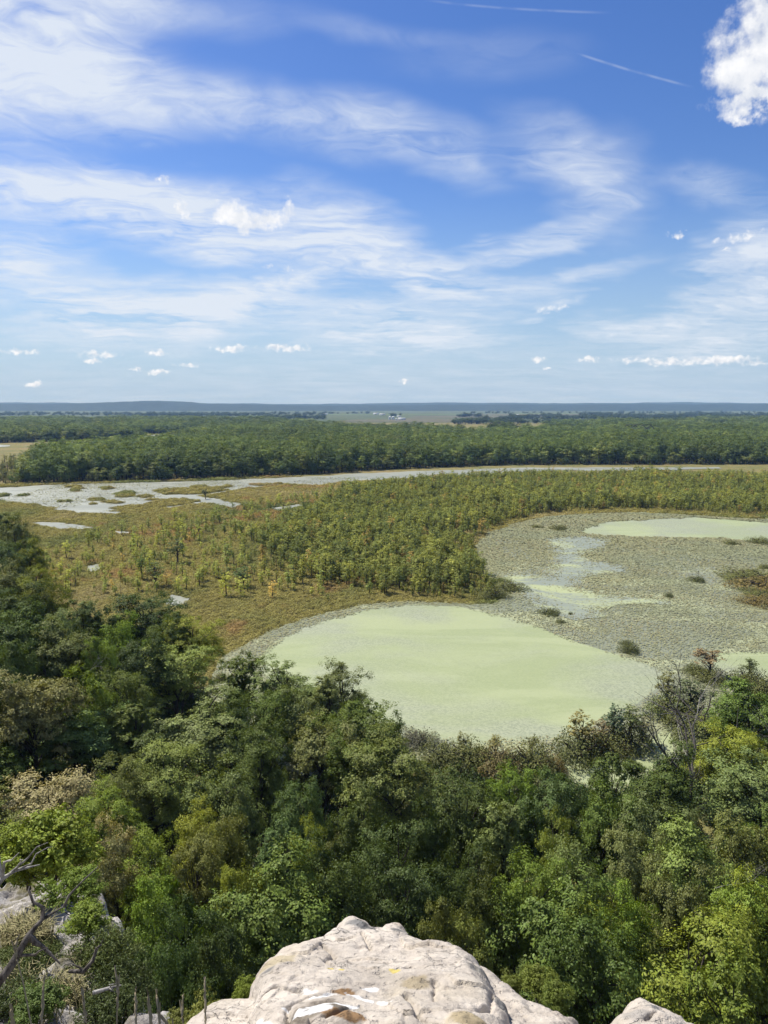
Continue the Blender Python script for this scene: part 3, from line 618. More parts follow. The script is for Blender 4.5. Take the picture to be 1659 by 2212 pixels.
big_bushes = [whole_mesh('big_bush', *bush_shape(1.5, 1.1, 2600, .115)) for i in range(3)]
def place_bush(px, py, wd, hpx, tint, label, name='marsh_bush', group=None, z=.3):
    p = W(px, py, z); sl = np.linalg.norm(p - np.array([0, 0, H])); r = wd * sl / F / 2
    o = link(name, big_bushes[int(rg.integers(3))] if wd * sl / F > 3.2 else bush_kinds[int(rg.integers(4))], loc=p, label=label, cat='bush', group=group, tint=tint)
    o.scale = (r / 1.5, r / 1.5 * 1.1, hpx * sl / F / 1.1); o.rotation_euler = (0, 0, rg.random() * 6.28); return o
bo, br, bg_, bd = (.155, .165, .050), (.215, .170, .058), (.135, .17, .048), (.125, .14, .046)
BUSH = [(1097, 1272, 80, 16, bo, 'long olive brown bush on the lily bed off the wooded point'), (1080, 1258, 40, 10, bg_, 'small green bush touching the wooded point'), (1065, 1290, 60, 22, bo, 'rounded olive bush at the very tip of the wooded point'), (1188, 1327, 44, 13, bd, 'dark flat bush alone on lily pads beside the duckweed'), (1232, 1328, 10, 6, bd, 'tiny dark tuft right of the flat dark bush'), (1212, 1345, 26, 6, bd, 'low dark tuft just below the flat dark bush'), (1360, 1408, 44, 18, bd, 'dark round bush at the right rim of the large duckweed patch'), (1352, 1392, 24, 9, bd, 'small dark tuft behind the round bush at the duckweed rim'),
        (1207, 1144, 36, 10, bo, 'reedy brown bush near the far shore of the pond'), (1160, 1140, 26, 6, bo, 'low brown tuft left of the reedy bush near the far shore'), (1505, 1256, 34, 10, bd, 'small dark bush below the lone stump in the lily bed'), (1445, 1290, 18, 9, bd, 'little dark tuft in the middle of the lily bed'), (1612, 1250, 110, 16, bo, 'wide brown bush mat at the right edge of the pond'), (1650, 1268, 120, 16, br, 'rusty brown bush mat at the right edge'), (1640, 1285, 70, 10, bo, 'narrow brown mat between two rusty mats at the right edge'), (1640, 1303, 80, 14, br, 'lowest rust red bush mat at the right edge'), (1640, 1172, 50, 10, bo, 'olive tuft at the right end of the far duckweed'), (1580, 1176, 28, 8, bo, 'small olive tuft in the far duckweed'), (1655, 1228, 30, 8, bo, 'small tuft at the right edge above the brown mats'), (1628, 1236, 20, 6, bo, 'tiny tuft above the brown mats at the right'),
        (1197, 1668, 50, 30, br, 'bright rust red bush beside the small duckweed cove'), (1150, 1660, 110, 48, bo, 'rounded olive bush left of the rust red bush'), (1085, 1665, 110, 42, (.17, .145, .058), 'brownish bush on the near shore in front of the duckweed'), (1010, 1650, 110, 40, bo, 'shaggy olive bush on the near shore'), (1060, 1675, 70, 24, br, 'rusty patch of low bush on the near shore'), (955, 1640, 90, 34, bd, 'dark shore bush at the left of the olive ones'), (900, 1606, 80, 26, (.15, .15, .095), 'greyish bush where the pond meets the near trees'),
        (1250, 1640, 110, 50, bd, 'dark bush at the left end of the leafy islet'), (1310, 1632, 100, 48, bo, 'olive bush in the middle of the leafy islet'), (1365, 1616, 100, 42, bd, 'dark green bush at the right end of the leafy islet'), (1345, 1628, 50, 26, br, 'small rust tinted bush in front of the leafy islet'), (1290, 1622, 60, 30, (.22, .16, .055), 'orange brown bush on top of the leafy islet'),
        (1450, 1545, 90, 40, bg_, 'green bush at the foot of the slim sapling'), (1480, 1560, 110, 44, bo, 'broad olive bush behind the bare grey trees'), (1500, 1590, 120, 36, bd, 'dark bush below the bare grey trees'), (1535, 1470, 70, 22, bo, 'olive bush under the red tipped sapling'), (1500, 1452, 46, 16, bd, 'small dark bush left of the red tipped sapling'), (1617, 1475, 60, 26, bd, 'dark bush round the small sapling at the right shore'), (1645, 1500, 70, 30, bo, 'olive bush at the right shore'), (1600, 1493, 20, 10, bd, 'tiny dark tuft in the right shore lilies'), (478, 1470, 34, 14, bo, 'small olive bush in the narrow left arm of the pond'), (455, 1495, 30, 12, bd, 'dark tuft at the tip of the left pond arm')]
bush_objs = [place_bush(*bq) for bq in BUSH]

xs, ys = [], []
sp = 2.0; d = 150.0
MARSH_TOP = None
rows = []
while d < 730:
    st = max(1.9, d / 165); x = np.arange(-.70 * d, .70 * d, st); n = len(x)
    rows.append(np.column_stack([x + rg.normal(0, st * .35, n), d + rg.normal(0, st * .35, n), np.full(n, st)])); d += st * .92
sc = np.concatenate(rows); x, y, st = sc.T
POINT_L = np.array([W(-200, 1200)[:2], W(60, 1215)[:2], W(120, 1330)[:2], W(330, 1430)[:2], W(440, 1490)[:2], W(200, 2000)[:2], W(-800, 1800)[:2]])
FARBANK = np.array([W(-200, 1058)[:2], W(40, 1046)[:2], W(330, 1040)[:2], W(700, 1024)[:2], W(830, 1015)[:2], W(1100, 1005)[:2], W(1440, 1004)[:2], W(1900, 1004)[:2], W(1900, 880)[:2], W(-200, 880)[:2]])
keep = ~on_water(x, y) & ~inside(POINT_L, x, y) & ~inside(FARBANK, x, y) & ~((y < 260) & (x > .02 * y - 18) & ~inside(POND_W, x, y) & (y < 160))
x, y, st = x[keep], y[keep], st[keep]; n = len(x)
nz = fbm(x * .02, y * .012, 7, 4, .6); nz2 = fbm(x * .035, y * .02, 17, 4, .6)
t0 = np.array([.158, .140, .042]); t1 = np.array([.100, .112, .034]); t2 = np.array([.185, .118, .046]); t3 = np.array([.175, .150, .060])
tn = t0 + (t1 - t0) * sstep(-.1, .4, nz)[:, None]; tn = tn + (t2 - tn) * (sstep(.28, .5, nz2) * .75)[:, None]; tn = tn + (t3 - tn) * sstep(.2, .5, -nz)[:, None]
tn *= 2.2 * (.75 + .5 * rg.random(n))[:, None]
zz = np.full(n, .02)
for p in ISL_W: zz[inside(p, x, y)] = .45
hs = st * (.26 + .16 * rg.random(n)) * (1 + .5 * nz); 
SMALL = [q for q in bush_objs if q.data.name.startswith('bush')]; SMALL = [next(q for q in SMALL if q.data == m_) for m_ in bush_kinds if any(q.data == m_ for q in SMALL)]
scatter('marsh_scrub', SMALL, np.column_stack([x, y, zz]), rg.random(n) * 6.28, np.column_stack([st * .56, st * .56, np.clip(hs, .3, 1.6)]), tn, rg.integers(0, len(SMALL), n), 'low olive and rust coloured scrub covering the marsh', 'scrub')

ux = rg.uniform(-190, 110, 15000); uy = rg.uniform(45, 260, 15000); ku = ~on_water(ux, uy) & (((uy < 172) & (ux > -75)) | (talus(ux, uy) > 1.0)) & (talus(ux, uy) < 34); ux, uy = ux[ku], uy[ku]; nu = len(ux); su = .7 + .9 * rg.random(nu)
scatter('shore_brush', SMALL, np.column_stack([ux, uy, talus(ux, uy)]), rg.random(nu) * 6.28, np.column_stack([su, su, su * (.9 + .8 * rg.random(nu))]), np.where(rg.random((nu, 1)) < .3, np.array([.12, .13, .045]), np.array([.065, .098, .026])) * (.7 + .6 * rg.random((nu, 1))), rg.integers(0, len(SMALL), nu), 'low green brush under the near trees and along the near shore', 'brush')

# ------------------------------------------------------------------ young trees of the marsh
MK = []
for i in range(7):
    t, lv = tree_shape(h=10, r=1.55 + .35 * (i % 3), trunk=.5 + .5 * (i % 2), n_clump=30, n_sub=7, n_leaf=8, leaf=.30, style=['column', 'round', 'column', 'round', 'column', 'round', 'vase'][i], clump=.72, limbs=False, coh=.25, skirt=True)
    MK.append((trunk_mesh('marsh_tree_trunk', t), crown_mesh('marsh_tree_crown', lv), whole_mesh('marsh_tree', t, lv)))
DENSE = np.array([W(a, c)[:2] for a, c in [(735, 1062), (850, 1046), (1000, 1036), (1100, 1030), (1200, 1024), (1440, 1021), (1560, 1016), (1900, 1014), (1900, 1122), (1700, 1118), (1600, 1112), (1420, 1102), (1300, 1102), (1180, 1110), (1105, 1126), (1048, 1150), (1022, 1180), (1028, 1218), (1054, 1255), (1066, 1295), (980, 1297), (900, 1290), (820, 1285), (740, 1270), (640, 1262), (560, 1245), (520, 1190), (560, 1150), (640, 1110), (700, 1080)]])
SPARSE = np.array([W(a, c)[:2] for a, c in [(60, 1185), (200, 1160), (400, 1120), (640, 1075), (735, 1058), (700, 1120), (600, 1200), (800, 1300), (650, 1300), (480, 1290), (300, 1290), (150, 1290)]])
pts = []
for yy in np.arange(225, 730, 3.25):
    xx = np.arange(-170, 430, 3.25); pts.append(np.column_stack([xx + rg.normal(0, 1.2, len(xx)), yy + rg.normal(0, 1.2, len(xx))]))
pts = np.concatenate(pts); pts = pts[np.abs(pts[:, 0]) < .58 * pts[:, 1]]
ed = edge_dist(DENSE, pts[:, 0], pts[:, 1]); nd = fbm(pts[:, 0] * .03, pts[:, 1] * .03, 44, 4)
prob = sstep(-26, 30, ed + nd * 22) * .92
left = pts[:, 0] < -.02 * pts[:, 1]
sp_in = inside(SPARSE, pts[:, 0], pts[:, 1])
prob = np.where(ed > 0, np.maximum(prob, np.where(left, .22, .80)), np.where(left, prob, 0))
prob = np.where(sp_in & (ed < 0), np.maximum(prob * .9, .19 + .28 * np.clip(nd, 0, 1)), prob)
lowleft = inside(np.array([W(90, 1190)[:2], W(260, 1170)[:2], W(330, 1240)[:2], W(300, 1290)[:2], W(120, 1290)[:2]]), pts[:, 0], pts[:, 1])
prob = np.where(lowleft, .24, prob) * (1 - .45 * sstep(.15, .4, fbm(pts[:, 0] * .055, pts[:, 1] * .04, 47, 3)))
ok = (rg.random(len(pts)) < prob) & ~on_water(pts[:, 0], pts[:, 1]) & ~inside(POINT_L, pts[:, 0], pts[:, 1])
P = pts[ok]; n = len(P); ed = ed[ok]
hh = (5.2 + 6.5 * rg.random(n) ** 1.2) * (1 + .28 * fbm(P[:, 0] * .02, P[:, 1] * .02, 4, 3)); hh *= 1 + .38 * fbm(P[:, 0] * .07, P[:, 1] * .06, 14, 3); hh = np.where(ed < 9, hh * (.40 + .6 * rg.random(n)), hh)
ya = np.array([.180, .182, .036]); yb = np.array([.120, .132, .033]); yc = np.array([.076, .098, .030]); yd = np.array([.200, .150, .045])
m = rg.random(n)[:, None] * .7 + .3 * (fbm(P[:, 0] * .04, P[:, 1] * .03, 6, 3)[:, None] * .5 + .5)
MT = np.where(m < .5, ya + (yb - ya) * m * 2, yb + (yc - yb) * (m * 2 - 1)); MT = np.where(rg.random((n, 1)) < .03, yd, MT) * 2.75 * (.70 + .45 * rg.random((n, 1)))
MT = np.where(ed[:, None] < 0, MT * 1.25, MT)
order = np.argsort(np.hypot(P[:, 0], P[:, 1]) + np.where(ed < -2, -120, 0)); first = order[:285]; rest = order[285:]
def marsh_zone(x, y):
    a = x / y
    if a < -.16 and y < 330: return ('slim young tree in the rusty marsh close to the left wooded slope', 'young trees beside the left wooded slope')
    if a < -.16: return ('slim young tree far out in the open brown marsh towards the channel', 'young trees far out in the brown marsh')
    if a < -.04 and y < 300: return ('young yellow-green tree standing in brown scrub near the pond', 'young trees in scrub near the pond')
    if a < -.04: return ('young tree thinly scattered where marsh scrub thickens into thicket', 'young trees at the thicket edge')
    if y < 300: return ('young yellow-green tree on the wooded point between the two ponds', 'young trees on the wooded point')
    return ('young green tree in the dense thicket behind the wooded point', 'young trees of the dense thicket')
for i in first:
    k = int(rg.integers(7)); r0 = link('marsh_tree', None, loc=(P[i, 0], P[i, 1], 0)); lb, gr = marsh_zone(*P[i]); s = hh[i] / 10; MT[i] *= 1.25 if ed[i] < 0 else 1.0
    r0['label'] = lb; r0['category'] = 'tree'; r0['group'] = gr; r0.scale = (s * 1.1, s * 1.1, s); r0.rotation_euler = (rg.normal(0, .03), rg.normal(0, .03), rg.random() * 6.28)
    link('trunk', MK[k][0], r0); link('crown', MK[k][1], r0, kind='stuff', tint=MT[i])
srcs = []
for k in range(7):
    i = rest[k * 13]; o = link('thicket_tree', MK[k][2], loc=(P[i, 0], P[i, 1], 0), label='young green tree deep inside the thicket between pond and channel', cat='tree', group='thicket trees', tint=MT[i]); o.scale = (hh[i] / 10,) * 3; srcs.append(o)
q = rest
scatter('thicket', srcs, np.column_stack([P[q], np.zeros(len(q))]), rg.random(len(q)) * 6.28, np.column_stack([hh[q] / 10 * 1.15, hh[q] / 10 * 1.15, hh[q] / 10]), MT[q], rg.integers(0, 7, len(q)), 'dense mass of young green trees between pond and channel', 'thicket')

# bare snags
def snag_shape(h, n=5, spread=.25):
    tp = np.column_stack([rg.normal(0, .01 * h, 6).cumsum(), rg.normal(0, .01 * h, 6).cumsum(), np.linspace(-.3, h, 6)]); parts = [tube(tp, .012 * h * np.array([1.3, 1, .85, .7, .5, .3]) + .02, 6)]
    for i in range(n):
        zb = h * (.4 + .55 * rg.random()); a = rg.random() * 6.28; L = h * spread * rg.random(); base = np.array([np.interp(zb, tp[:, 2], tp[:, 0]), np.interp(zb, tp[:, 2], tp[:, 1]), zb])
        parts.append(tube(curve(base, base + np.array([math.cos(a) * L, math.sin(a) * L, L * .6]), .05, 4), .005 * h * np.array([1, .8, .5, .2]) + .008, 4))
    return join(parts)
snags = [trunk_mesh('snag', snag_shape(7, 6), DEADWOOD) for i in range(4)]
cnt = 0
while cnt < 60:
    px, py = rg.uniform(110, 780), rg.uniform(1150, 1300); p = W(px, py)
    if not inside(SPARSE, p[:1], p[1:2])[0] or on_water(p[:1], p[1:2])[0]: continue
    o = link('dead_snag', snags[int(rg.integers(4))], loc=p, label='thin bare dead trunk standing among marsh scrub', cat='snag', group='dead snags in the marsh'); s = .45 + .6 * rg.random(); o.scale = (s, s, s); o.rotation_euler = (rg.normal(0, .05), rg.normal(0, .05), rg.random() * 6); cnt += 1
o = link('dead_snag', snags[1], loc=W(1509, 1246, .3), label='lone dark stump standing in the lily bed', cat='snag'); o.scale = (.6, .6, .42)

# saplings round the pond
SK = []
for i in range(4):
    t, lv = tree_shape(h=10, r=2.1, trunk=1.2, n_clump=40, n_sub=7, n_leaf=10, leaf=.24, style=['column', 'vase', 'column', 'round'][i], clump=.62)
    SK.append((trunk_mesh('sapling_trunk', t), crown_mesh('sapling_crown', lv)))
def sapling(px, py, top, wd, tint, label, k=0):
    p = W(px, py, .3); sl = np.linalg.norm(p - np.array([0, 0, H])); h = (py - top) * sl / F / math.cos(math.atan2(70, p[1])) * 1.0; r = wd * sl / F / 2
    r0 = link('shore_sapling', None, loc=p, label=label, cat='sapling'); r0.scale = (r / 2.0, r / 2.0, h / 10); r0.rotation_euler = (0, 0, rg.random() * 6)
    k = k % 4; link('trunk', SK[k][0], r0); link('crown', SK[k][1], r0, kind='stuff', tint=np.array(tint) * 1.9)
for a in [(1255, 1630, 1548, 60, (.17, .15, .05), 'pale yellowish sapling on the left half of the leafy islet', 5), (1325, 1615, 1530, 55, (.06, .085, .045), 'blue green sapling in the middle of the leafy islet', 0), (1360, 1610, 1530, 50, (.10, .12, .04), 'upright green sapling on the right half of the leafy islet', 4), (1388, 1605, 1550, 40, (.14, .13, .06), 'thin pale sapling at the right end of the leafy islet', 5), (1300, 1618, 1560, 40, (.16, .13, .07), 'thin reddish sapling left of the blue green one', 5),
          (1438, 1535, 1456, 46, (.12, .12, .045), 'slim sapling at the right end of the large duckweed patch', 0), (1490, 1560, 1475, 70, (.075, .09, .04), 'dull green sapling behind the bare grey trees', 4), (1530, 1462, 1402, 50, (.16, .12, .06), 'red tipped sapling standing in the right shore lilies', 2), (1616, 1470, 1424, 34, (.09, .11, .045), 'small sapling at the right shore', 2), (1000, 1625, 1585, 30, (.13, .13, .05), 'thin sapling on the near shore in front of the duckweed', 5), (1070, 1630, 1590, 34, (.16, .15, .05), 'yellow sapling on the near shore bushes', 0), (1145, 1625, 1592, 30, (.12, .12, .05), 'thin sapling above the olive shore bush', 2),
          (444, 1078, 1054, 14, (.04, .06, .03), 'lone dark conifer shaped tree on the channel bank', 2), (384, 1215, 1160, 34, (.09, .115, .045), 'dark green young tree in the middle of the open marsh', 3), (307, 1250, 1195, 26, (.11, .15, .04), 'pointed green young tree right of the wooded slope', 2), (335, 1265, 1210, 40, (.11, .135, .045), 'bushy young tree beside the pointed one in the marsh', 3), (525, 1268, 1220, 40, (.08, .12, .04), 'rounded dark green young tree at the foot of the thicket', 3), (487, 1265, 1222, 26, (.13, .15, .05), 'small airy young tree left of the rounded dark one', 5)]: sapling(*a)

# ------------------------------------------------------------------ bare trees and fallen boughs
def bare_tree(h, forks, seed_lean=(0, 0), r0=.3):
    parts = []
    def grow(p, dr, L, r, lvl):
        n = 5; q = [np.array(p)]; d = np.array(dr, float)
        for i in range(n - 1): d = d + rg.normal(0, .16, 3); d /= np.linalg.norm(d); q.append(q[-1] + d * L / (n - 1))
        q = np.array(q); parts.append(tube(q, np.linspace(r, r * .45, n), 6 if lvl < 2 else 4))
        if lvl >= forks: return
        for k in range(3 if lvl else 4):
            j = int(rg.integers(2, n)); dd = d + rg.normal(0, .65, 3); dd[2] = abs(dd[2]) * .8 + .1; dd /= np.linalg.norm(dd); grow(q[j], dd, L * (.42 + .25 * rg.random()), r * .5, lvl + 1)
    grow((0, 0, -.4), (seed_lean[0], seed_lean[1], 1), h * .72, r0, 0)
    return join(parts)
for (px, py, top, lab, mt, ln, rb) in [(1560, 1885, 1530, 'taller bare dark tree with forked limbs at the right', DEADWOOD, (.03, 0), .42), (1512, 1885, 1590, 'shorter bare dark tree left of the taller one', DEADWOOD, (-.04, 0), .38), (1490, 1750, 1500, 'bare grey twiggy tree behind the two dark bare trunks', GREYWOOD, (0, 0), .16), (1600, 1860, 1620, 'dark leaning bare trunk at the right of the bare trees', DEADWOOD, (.12, 0), .3), (1540, 1890, 1640, 'low grey twiggy dead tree between the dark bare trunks', GREYWOOD, (0, 0), .16)]:
    p = W(px, py, 2.0); gz = float(talus(p[0], p[1])); d = pix_dir(px, top); h = H + d[2] / d[1] * p[1] - gz
    link('bare_tree', trunk_mesh('bare_tree', bare_tree(h * 1.05, 3 if mt is DEADWOOD else 4, ln, rb), mt), loc=(p[0], p[1], gz), label=lab, cat='tree')
for (px, py, zz_, lab, ry) in [(218, 1440, 26, 'fallen pale bare bough lying across the dark slope', 1.2), (1620, 1884, 27, 'pale bare twigs poking out at the right edge', .9)]:
    p = W(px, py, zz_); o = link('bare_bough', trunk_mesh('bare_bough', bare_tree(9, 4, (0, 0), .06), GREYWOOD), loc=p - np.array([3, 0, 1.5]), label=lab, cat='bough'); o.rotation_euler = (.2, ry, .3); o.scale = (.55, .55, .55)
print('built near', len(placed), 'marsh', n, flush=True)

# ------------------------------------------------------------------ far forest
FK = []
for i in range(7):
    t, lv = tree_shape(h=27, r=6.6, trunk=3.5 if i % 2 else 2.0, n_clump=40, n_sub=9, n_leaf=6, leaf=.95, style=['round', 'round', 'column', 'vase', 'round', 'round', 'vase'][i], clump=2.5, limbs=False, coh=.6, skirt=True)
    FK.append(whole_mesh('far_tree', t, lv))
F1 = np.array([W(a, c)[:2] for a, c in [(40, 1046), (200, 1041), (330, 1039), (500, 1033), (700, 1023), (830, 1014), (1100, 1004), (1440, 1003), (1560, 1003), (2000, 1003), (2000, 908), (1659, 908), (1330, 914), (1250, 920), (1120, 927), (1010, 931), (870, 933), (760, 931), (700, 922), (640, 916), (520, 925), (420, 940), (350, 962), (60, 1002)]])
F2 = np.array([W(a, c)[:2] for a, c in [(-460, 963), (0, 957), (150, 953), (300, 951), (316, 948), (300, 938), (370, 937), (430, 935), (520, 922), (640, 908), (690, 903), (500, 903), (300, 902), (-460, 902)]])
fp = []; d = 660.0
while d < 3400:
    st = max(9.4, d / 100); xx = np.arange(-.78 * d, .74 * d, st); fp.append(np.column_stack([xx + rg.normal(0, st * .3, len(xx)), d + rg.normal(0, st * .3, len(xx)), np.full(len(xx), st)])); d += st * .9
fp = np.concatenate(fp); i1 = inside(F1, fp[:, 0], fp[:, 1]); i2 = inside(F2, fp[:, 0], fp[:, 1])
gap = fbm(fp[:, 0] * .004, fp[:, 1] * .004, 71, 4); clear = (gap > .27) & (fp[:, 1] > 1500)
BRIDGE = W(1379, 942, 6); clear |= np.hypot(fp[:, 0] - BRIDGE[0], (fp[:, 1] - BRIDGE[1]) * .5) < 42
fp = fp[(i1 | i2) & ~clear]; n = len(fp); st = fp[:, 2]
e1 = np.maximum(edge_dist(F1, fp[:, 0], fp[:, 1]), edge_dist(F2, fp[:, 0], fp[:, 1]))
fh = (.70 + .42 * rg.random(n)) * (1 + .22 * fbm(fp[:, 0] * .008, fp[:, 1] * .005, 9, 3)); fh = np.where(e1 < 12, fh * (.45 + .5 * rg.random(n)), fh)
fa = np.array([.064, .090, .024]); fb = np.array([.104, .130, .032]); fc = np.array([.046, .068, .022]); fd = np.array([.13, .145, .04])
u = rg.random((n, 1)); FT = 1.0 * np.where(u < .5, fa + (fb - fa) * u * 2, fc + (fa - fc) * (u * 2 - 1)); FT = np.where(rg.random((n, 1)) < np.where(e1 < 12, .22, .03)[:, None], fd, FT) * 2.05 * (.75 + .5 * rg.random((n, 1))) * (1 + .35 * fbm(fp[:, :1] * .006, fp[:, 1:2] * .003, 12, 4))
front = np.argsort(np.where(i1[(i1 | i2) & ~clear] & (fp[:, 1] < 1100), e1, 1e9))[:270]; mask = np.ones(n, bool); mask[front] = False
srcF = []
for j, i in enumerate(front):
    a = fp[i, 0] / fp[i, 1]
    zone = ('left', 'above the wide silvery channel') if a < -.2 else ('middle', 'where the channel narrows') if a < .12 else ('right', 'behind the thicket')
    o = link('bank_tree', FK[j % 7], loc=(fp[i, 0], fp[i, 1], 0), label='tall green tree in the front of the far forest ' + zone[1], cat='tree', group='far bank trees ' + zone[1], tint=FT[i])
    o.scale = (st[i] / 9.8 * (.8 + .4 * fh[i]),) * 2 + (fh[i],); o.rotation_euler = (0, 0, rg.random() * 6.28)
    if j < 7: srcF.append(o)
fr = np.where(mask)[0]; sx = st[fr] / 9.8 * (.85 + .35 * rg.random(len(fr)))
scatter('far_forest', srcF, np.column_stack([fp[fr, :2], np.zeros(len(fr))]), rg.random(len(fr)) * 6.28, np.column_stack([sx, sx, fh[fr]]), FT[fr], np.arange(len(fr)) % 7, 'broad green forest stretching to the farmland', 'forest')
# scrub belt along the far bank
bx = rg.uniform(-.6, .6, 5200); by = rg.uniform(640, 960, 5200); bx = bx * by
belt = inside(FARBANK, bx, by) & ((edge_dist(F1, bx, by) < 6) & (edge_dist(F1, bx, by) > -60)); bx, by = bx[belt], by[belt]; n2 = len(bx)
bt = 1.9 * np.where(rg.random((n2, 1)) < .5, np.array([.13, .135, .035]), np.array([.10, .11, .04])) * (.8 + .4 * rg.random((n2, 1)))
s2 = (.35 + 1.3 * rg.random(n2) ** 2.5)
fx_ = rg.uniform(-.6, .6, 3000); fy_ = rg.uniform(640, 980, 3000); fx_ = fx_ * fy_; ef = edge_dist(F1, fx_, fy_); kf = (ef < 7) & (ef > -7); fx_, fy_ = fx_[kf], fy_[kf]; nf_ = len(fx_)
sf = .28 + .35 * rg.random(nf_) ** 1.6
scatter('far_bank_bushes', srcF, np.column_stack([fx_, fy_, np.zeros(nf_)]), rg.random(nf_) * 6, np.column_stack([sf * 1.25, sf * 1.25, sf]), np.array([.13, .18, .055]) * (.7 + .7 * rg.random((nf_, 1))), rg.integers(0, 7, nf_), 'rounded green bushes along the foot of the far forest', 'bushes')
scatter('far_bank_scrub', srcs, np.column_stack([bx, by, np.zeros(n2)]), rg.random(n2) * 6, np.column_stack([s2 * 1.3, s2 * 1.3, s2 * .75]), bt, rg.integers(0, 7, n2), 'yellow-green scrub along the far bank of the channel', 'scrub')

# ------------------------------------------------------------------ farmland, hills
def flat_mat(name, c1, c2, sc):
    m, b = mat(name); g = b.n('ShaderNodeNewGeometry'); nn = b.noise(b.mapping(g.outputs['Position'], sc=(1, .3, 1), kind='POINT'), sc, 4)
    return finish(m, b, principled(b, b.mix(b.rng(nn, .35, .65), c1, c2), .95, .1))
FG = flat_mat('crop_green', (.070, .092, .045), (.090, .110, .052), .004); FTN = flat_mat('crop_tan', (.125, .115, .070), (.105, .10, .06), .004); FL = flat_mat('crop_light', (.11, .145, .055), (.09, .125, .045), .004)
def field(pts, z, m): sheet('field', np.array([W(a, c)[:2] for a, c in pts]), z, m)
field([(-700, 913), (2500, 913), (2500, 888), (-700, 888)], .5, FG)
for pts_, m in [([(720, 911), (1120, 913), (1050, 907), (760, 907)], FTN), ([(880, 903), (1260, 901), (1250, 898), (900, 899)], FTN), ([(700, 897), (1000, 896), (1000, 894.5), (700, 895)], FL), ([(1020, 897), (1700, 896), (1700, 894.5), (1020, 895)], FTN), ([(520, 899), (620, 899), (620, 896.5), (520, 896.5)], FL), ([(1100, 895), (1500, 894), (1500, 892.5), (1100, 893)], FL), ([(850, 909), (990, 910), (985, 905), (870, 904)], FTN), ([(1130, 936), (1215, 938), (1230, 926), (1180, 924)], FL), ([(1240, 930), (1330, 932), (1320, 924), (1260, 924)], FL)]: field(pts_, .9, m)
# lines of trees in the fields
tl = []
for (x0, x1, yb, k, wid) in [(980, 1250, 915, 90, 2), (1040, 1120, 908, 24, 1), (560, 700, 905, 60, 2), (845, 868, 900, 8, .6), (990, 1040, 900.5, 26, .6), (1100, 1110, 899, 3, .4), (1170, 1210, 900, 22, .6), (1260, 1320, 896.5, 26, .4), (1480, 1560, 897, 34, .5), (1640, 1700, 897, 10, .5), (1000, 1700, 893, 90, .8), (-100, 700, 897, 220, 1.6), (-100, 800, 894, 120, 1.0), (1100, 1700, 905, 300, 3), (1250, 1700, 899, 200, 1.5), (300, 560, 899, 120, 1)]:
    for j in range(k): tl.append(W(rg.uniform(x0, x1), yb + rg.normal(0, wid * .5)))
tl = np.array(tl); n3 = len(tl); s3 = 1.3 + rg.random(n3) * 1.2
scatter('farmland_treeline', srcF, tl, rg.random(n3) * 6, np.column_stack([s3 * 1.3, s3 * 1.3, .6 + .45 * rg.random(n3)]), np.array([.07, .10, .042]) * (.8 + .5 * rg.random((n3, 1))), rg.integers(0, 7, n3), 'dark lines of trees crossing the far fields', 'treeline')
def hill(name, dist, base_x, hfun, depth, seed):
    nx, ny = 420, 18; X = np.linspace(-1.0 * dist, 1.0 * dist, nx); t = np.linspace(0, 1, ny); XX, TT = np.meshgrid(X, t); YY = dist + TT * depth + fbm(XX * .0004, TT * 0, seed + 3, 4) * depth * .25
    ZZ = hfun(XX) * np.sin(np.clip(TT * 1.15, 0, 1) * np.pi / 2) * (1 + .28 * fbm(XX * .0011, YY * .0011, seed, 5, .55)) + fbm(XX * .012, YY * .012, seed + 1, 3) * 3 * (TT > .05)
    ZZ = np.where(TT == 0, -1, ZZ); id_ = np.arange(nx * ny).reshape(ny, nx); f = np.stack([id_[:-1, :-1], id_[:-1, 1:], id_[1:, 1:], id_[1:, :-1]], -1).reshape(-1, 4)
    link(name, new_mesh(name, np.stack([XX, YY, ZZ], -1).reshape(-1, 3), f, [HILLM], smooth=False), kind='structure')
m, b = mat('wooded_hill'); g = b.n('ShaderNodeNewGeometry'); HILLM = finish(m, b, principled(b, b.mix(b.rng(b.noise(g.outputs['Position'], .01, 5, .65), .3, .7), (.016, .026, .013), (.036, .050, .022)), .95, .1, bump(b, b.noise(g.outputs['Position'], .05, 4), 1.0, 8)))
def hx(px, dist): return (px - CX) / F * dist
hill('hill_range', 9500, 0, lambda X: 82 + 37 * np.exp(-((X - hx(290, 9500)) / 700) ** 2) + 24 * np.exp(-((X - hx(140, 9500)) / 1300) ** 2) + 14 * sstep(2500, 5200, X) - 10 * np.exp(-((X - 400) / 1600) ** 2), 1500, 5)
hill('far_hill_range', 12500, 0, lambda X: 108 + 10 * np.sin(X * .0006) + 10 * sstep(1500, 5000, X), 1800, 9)

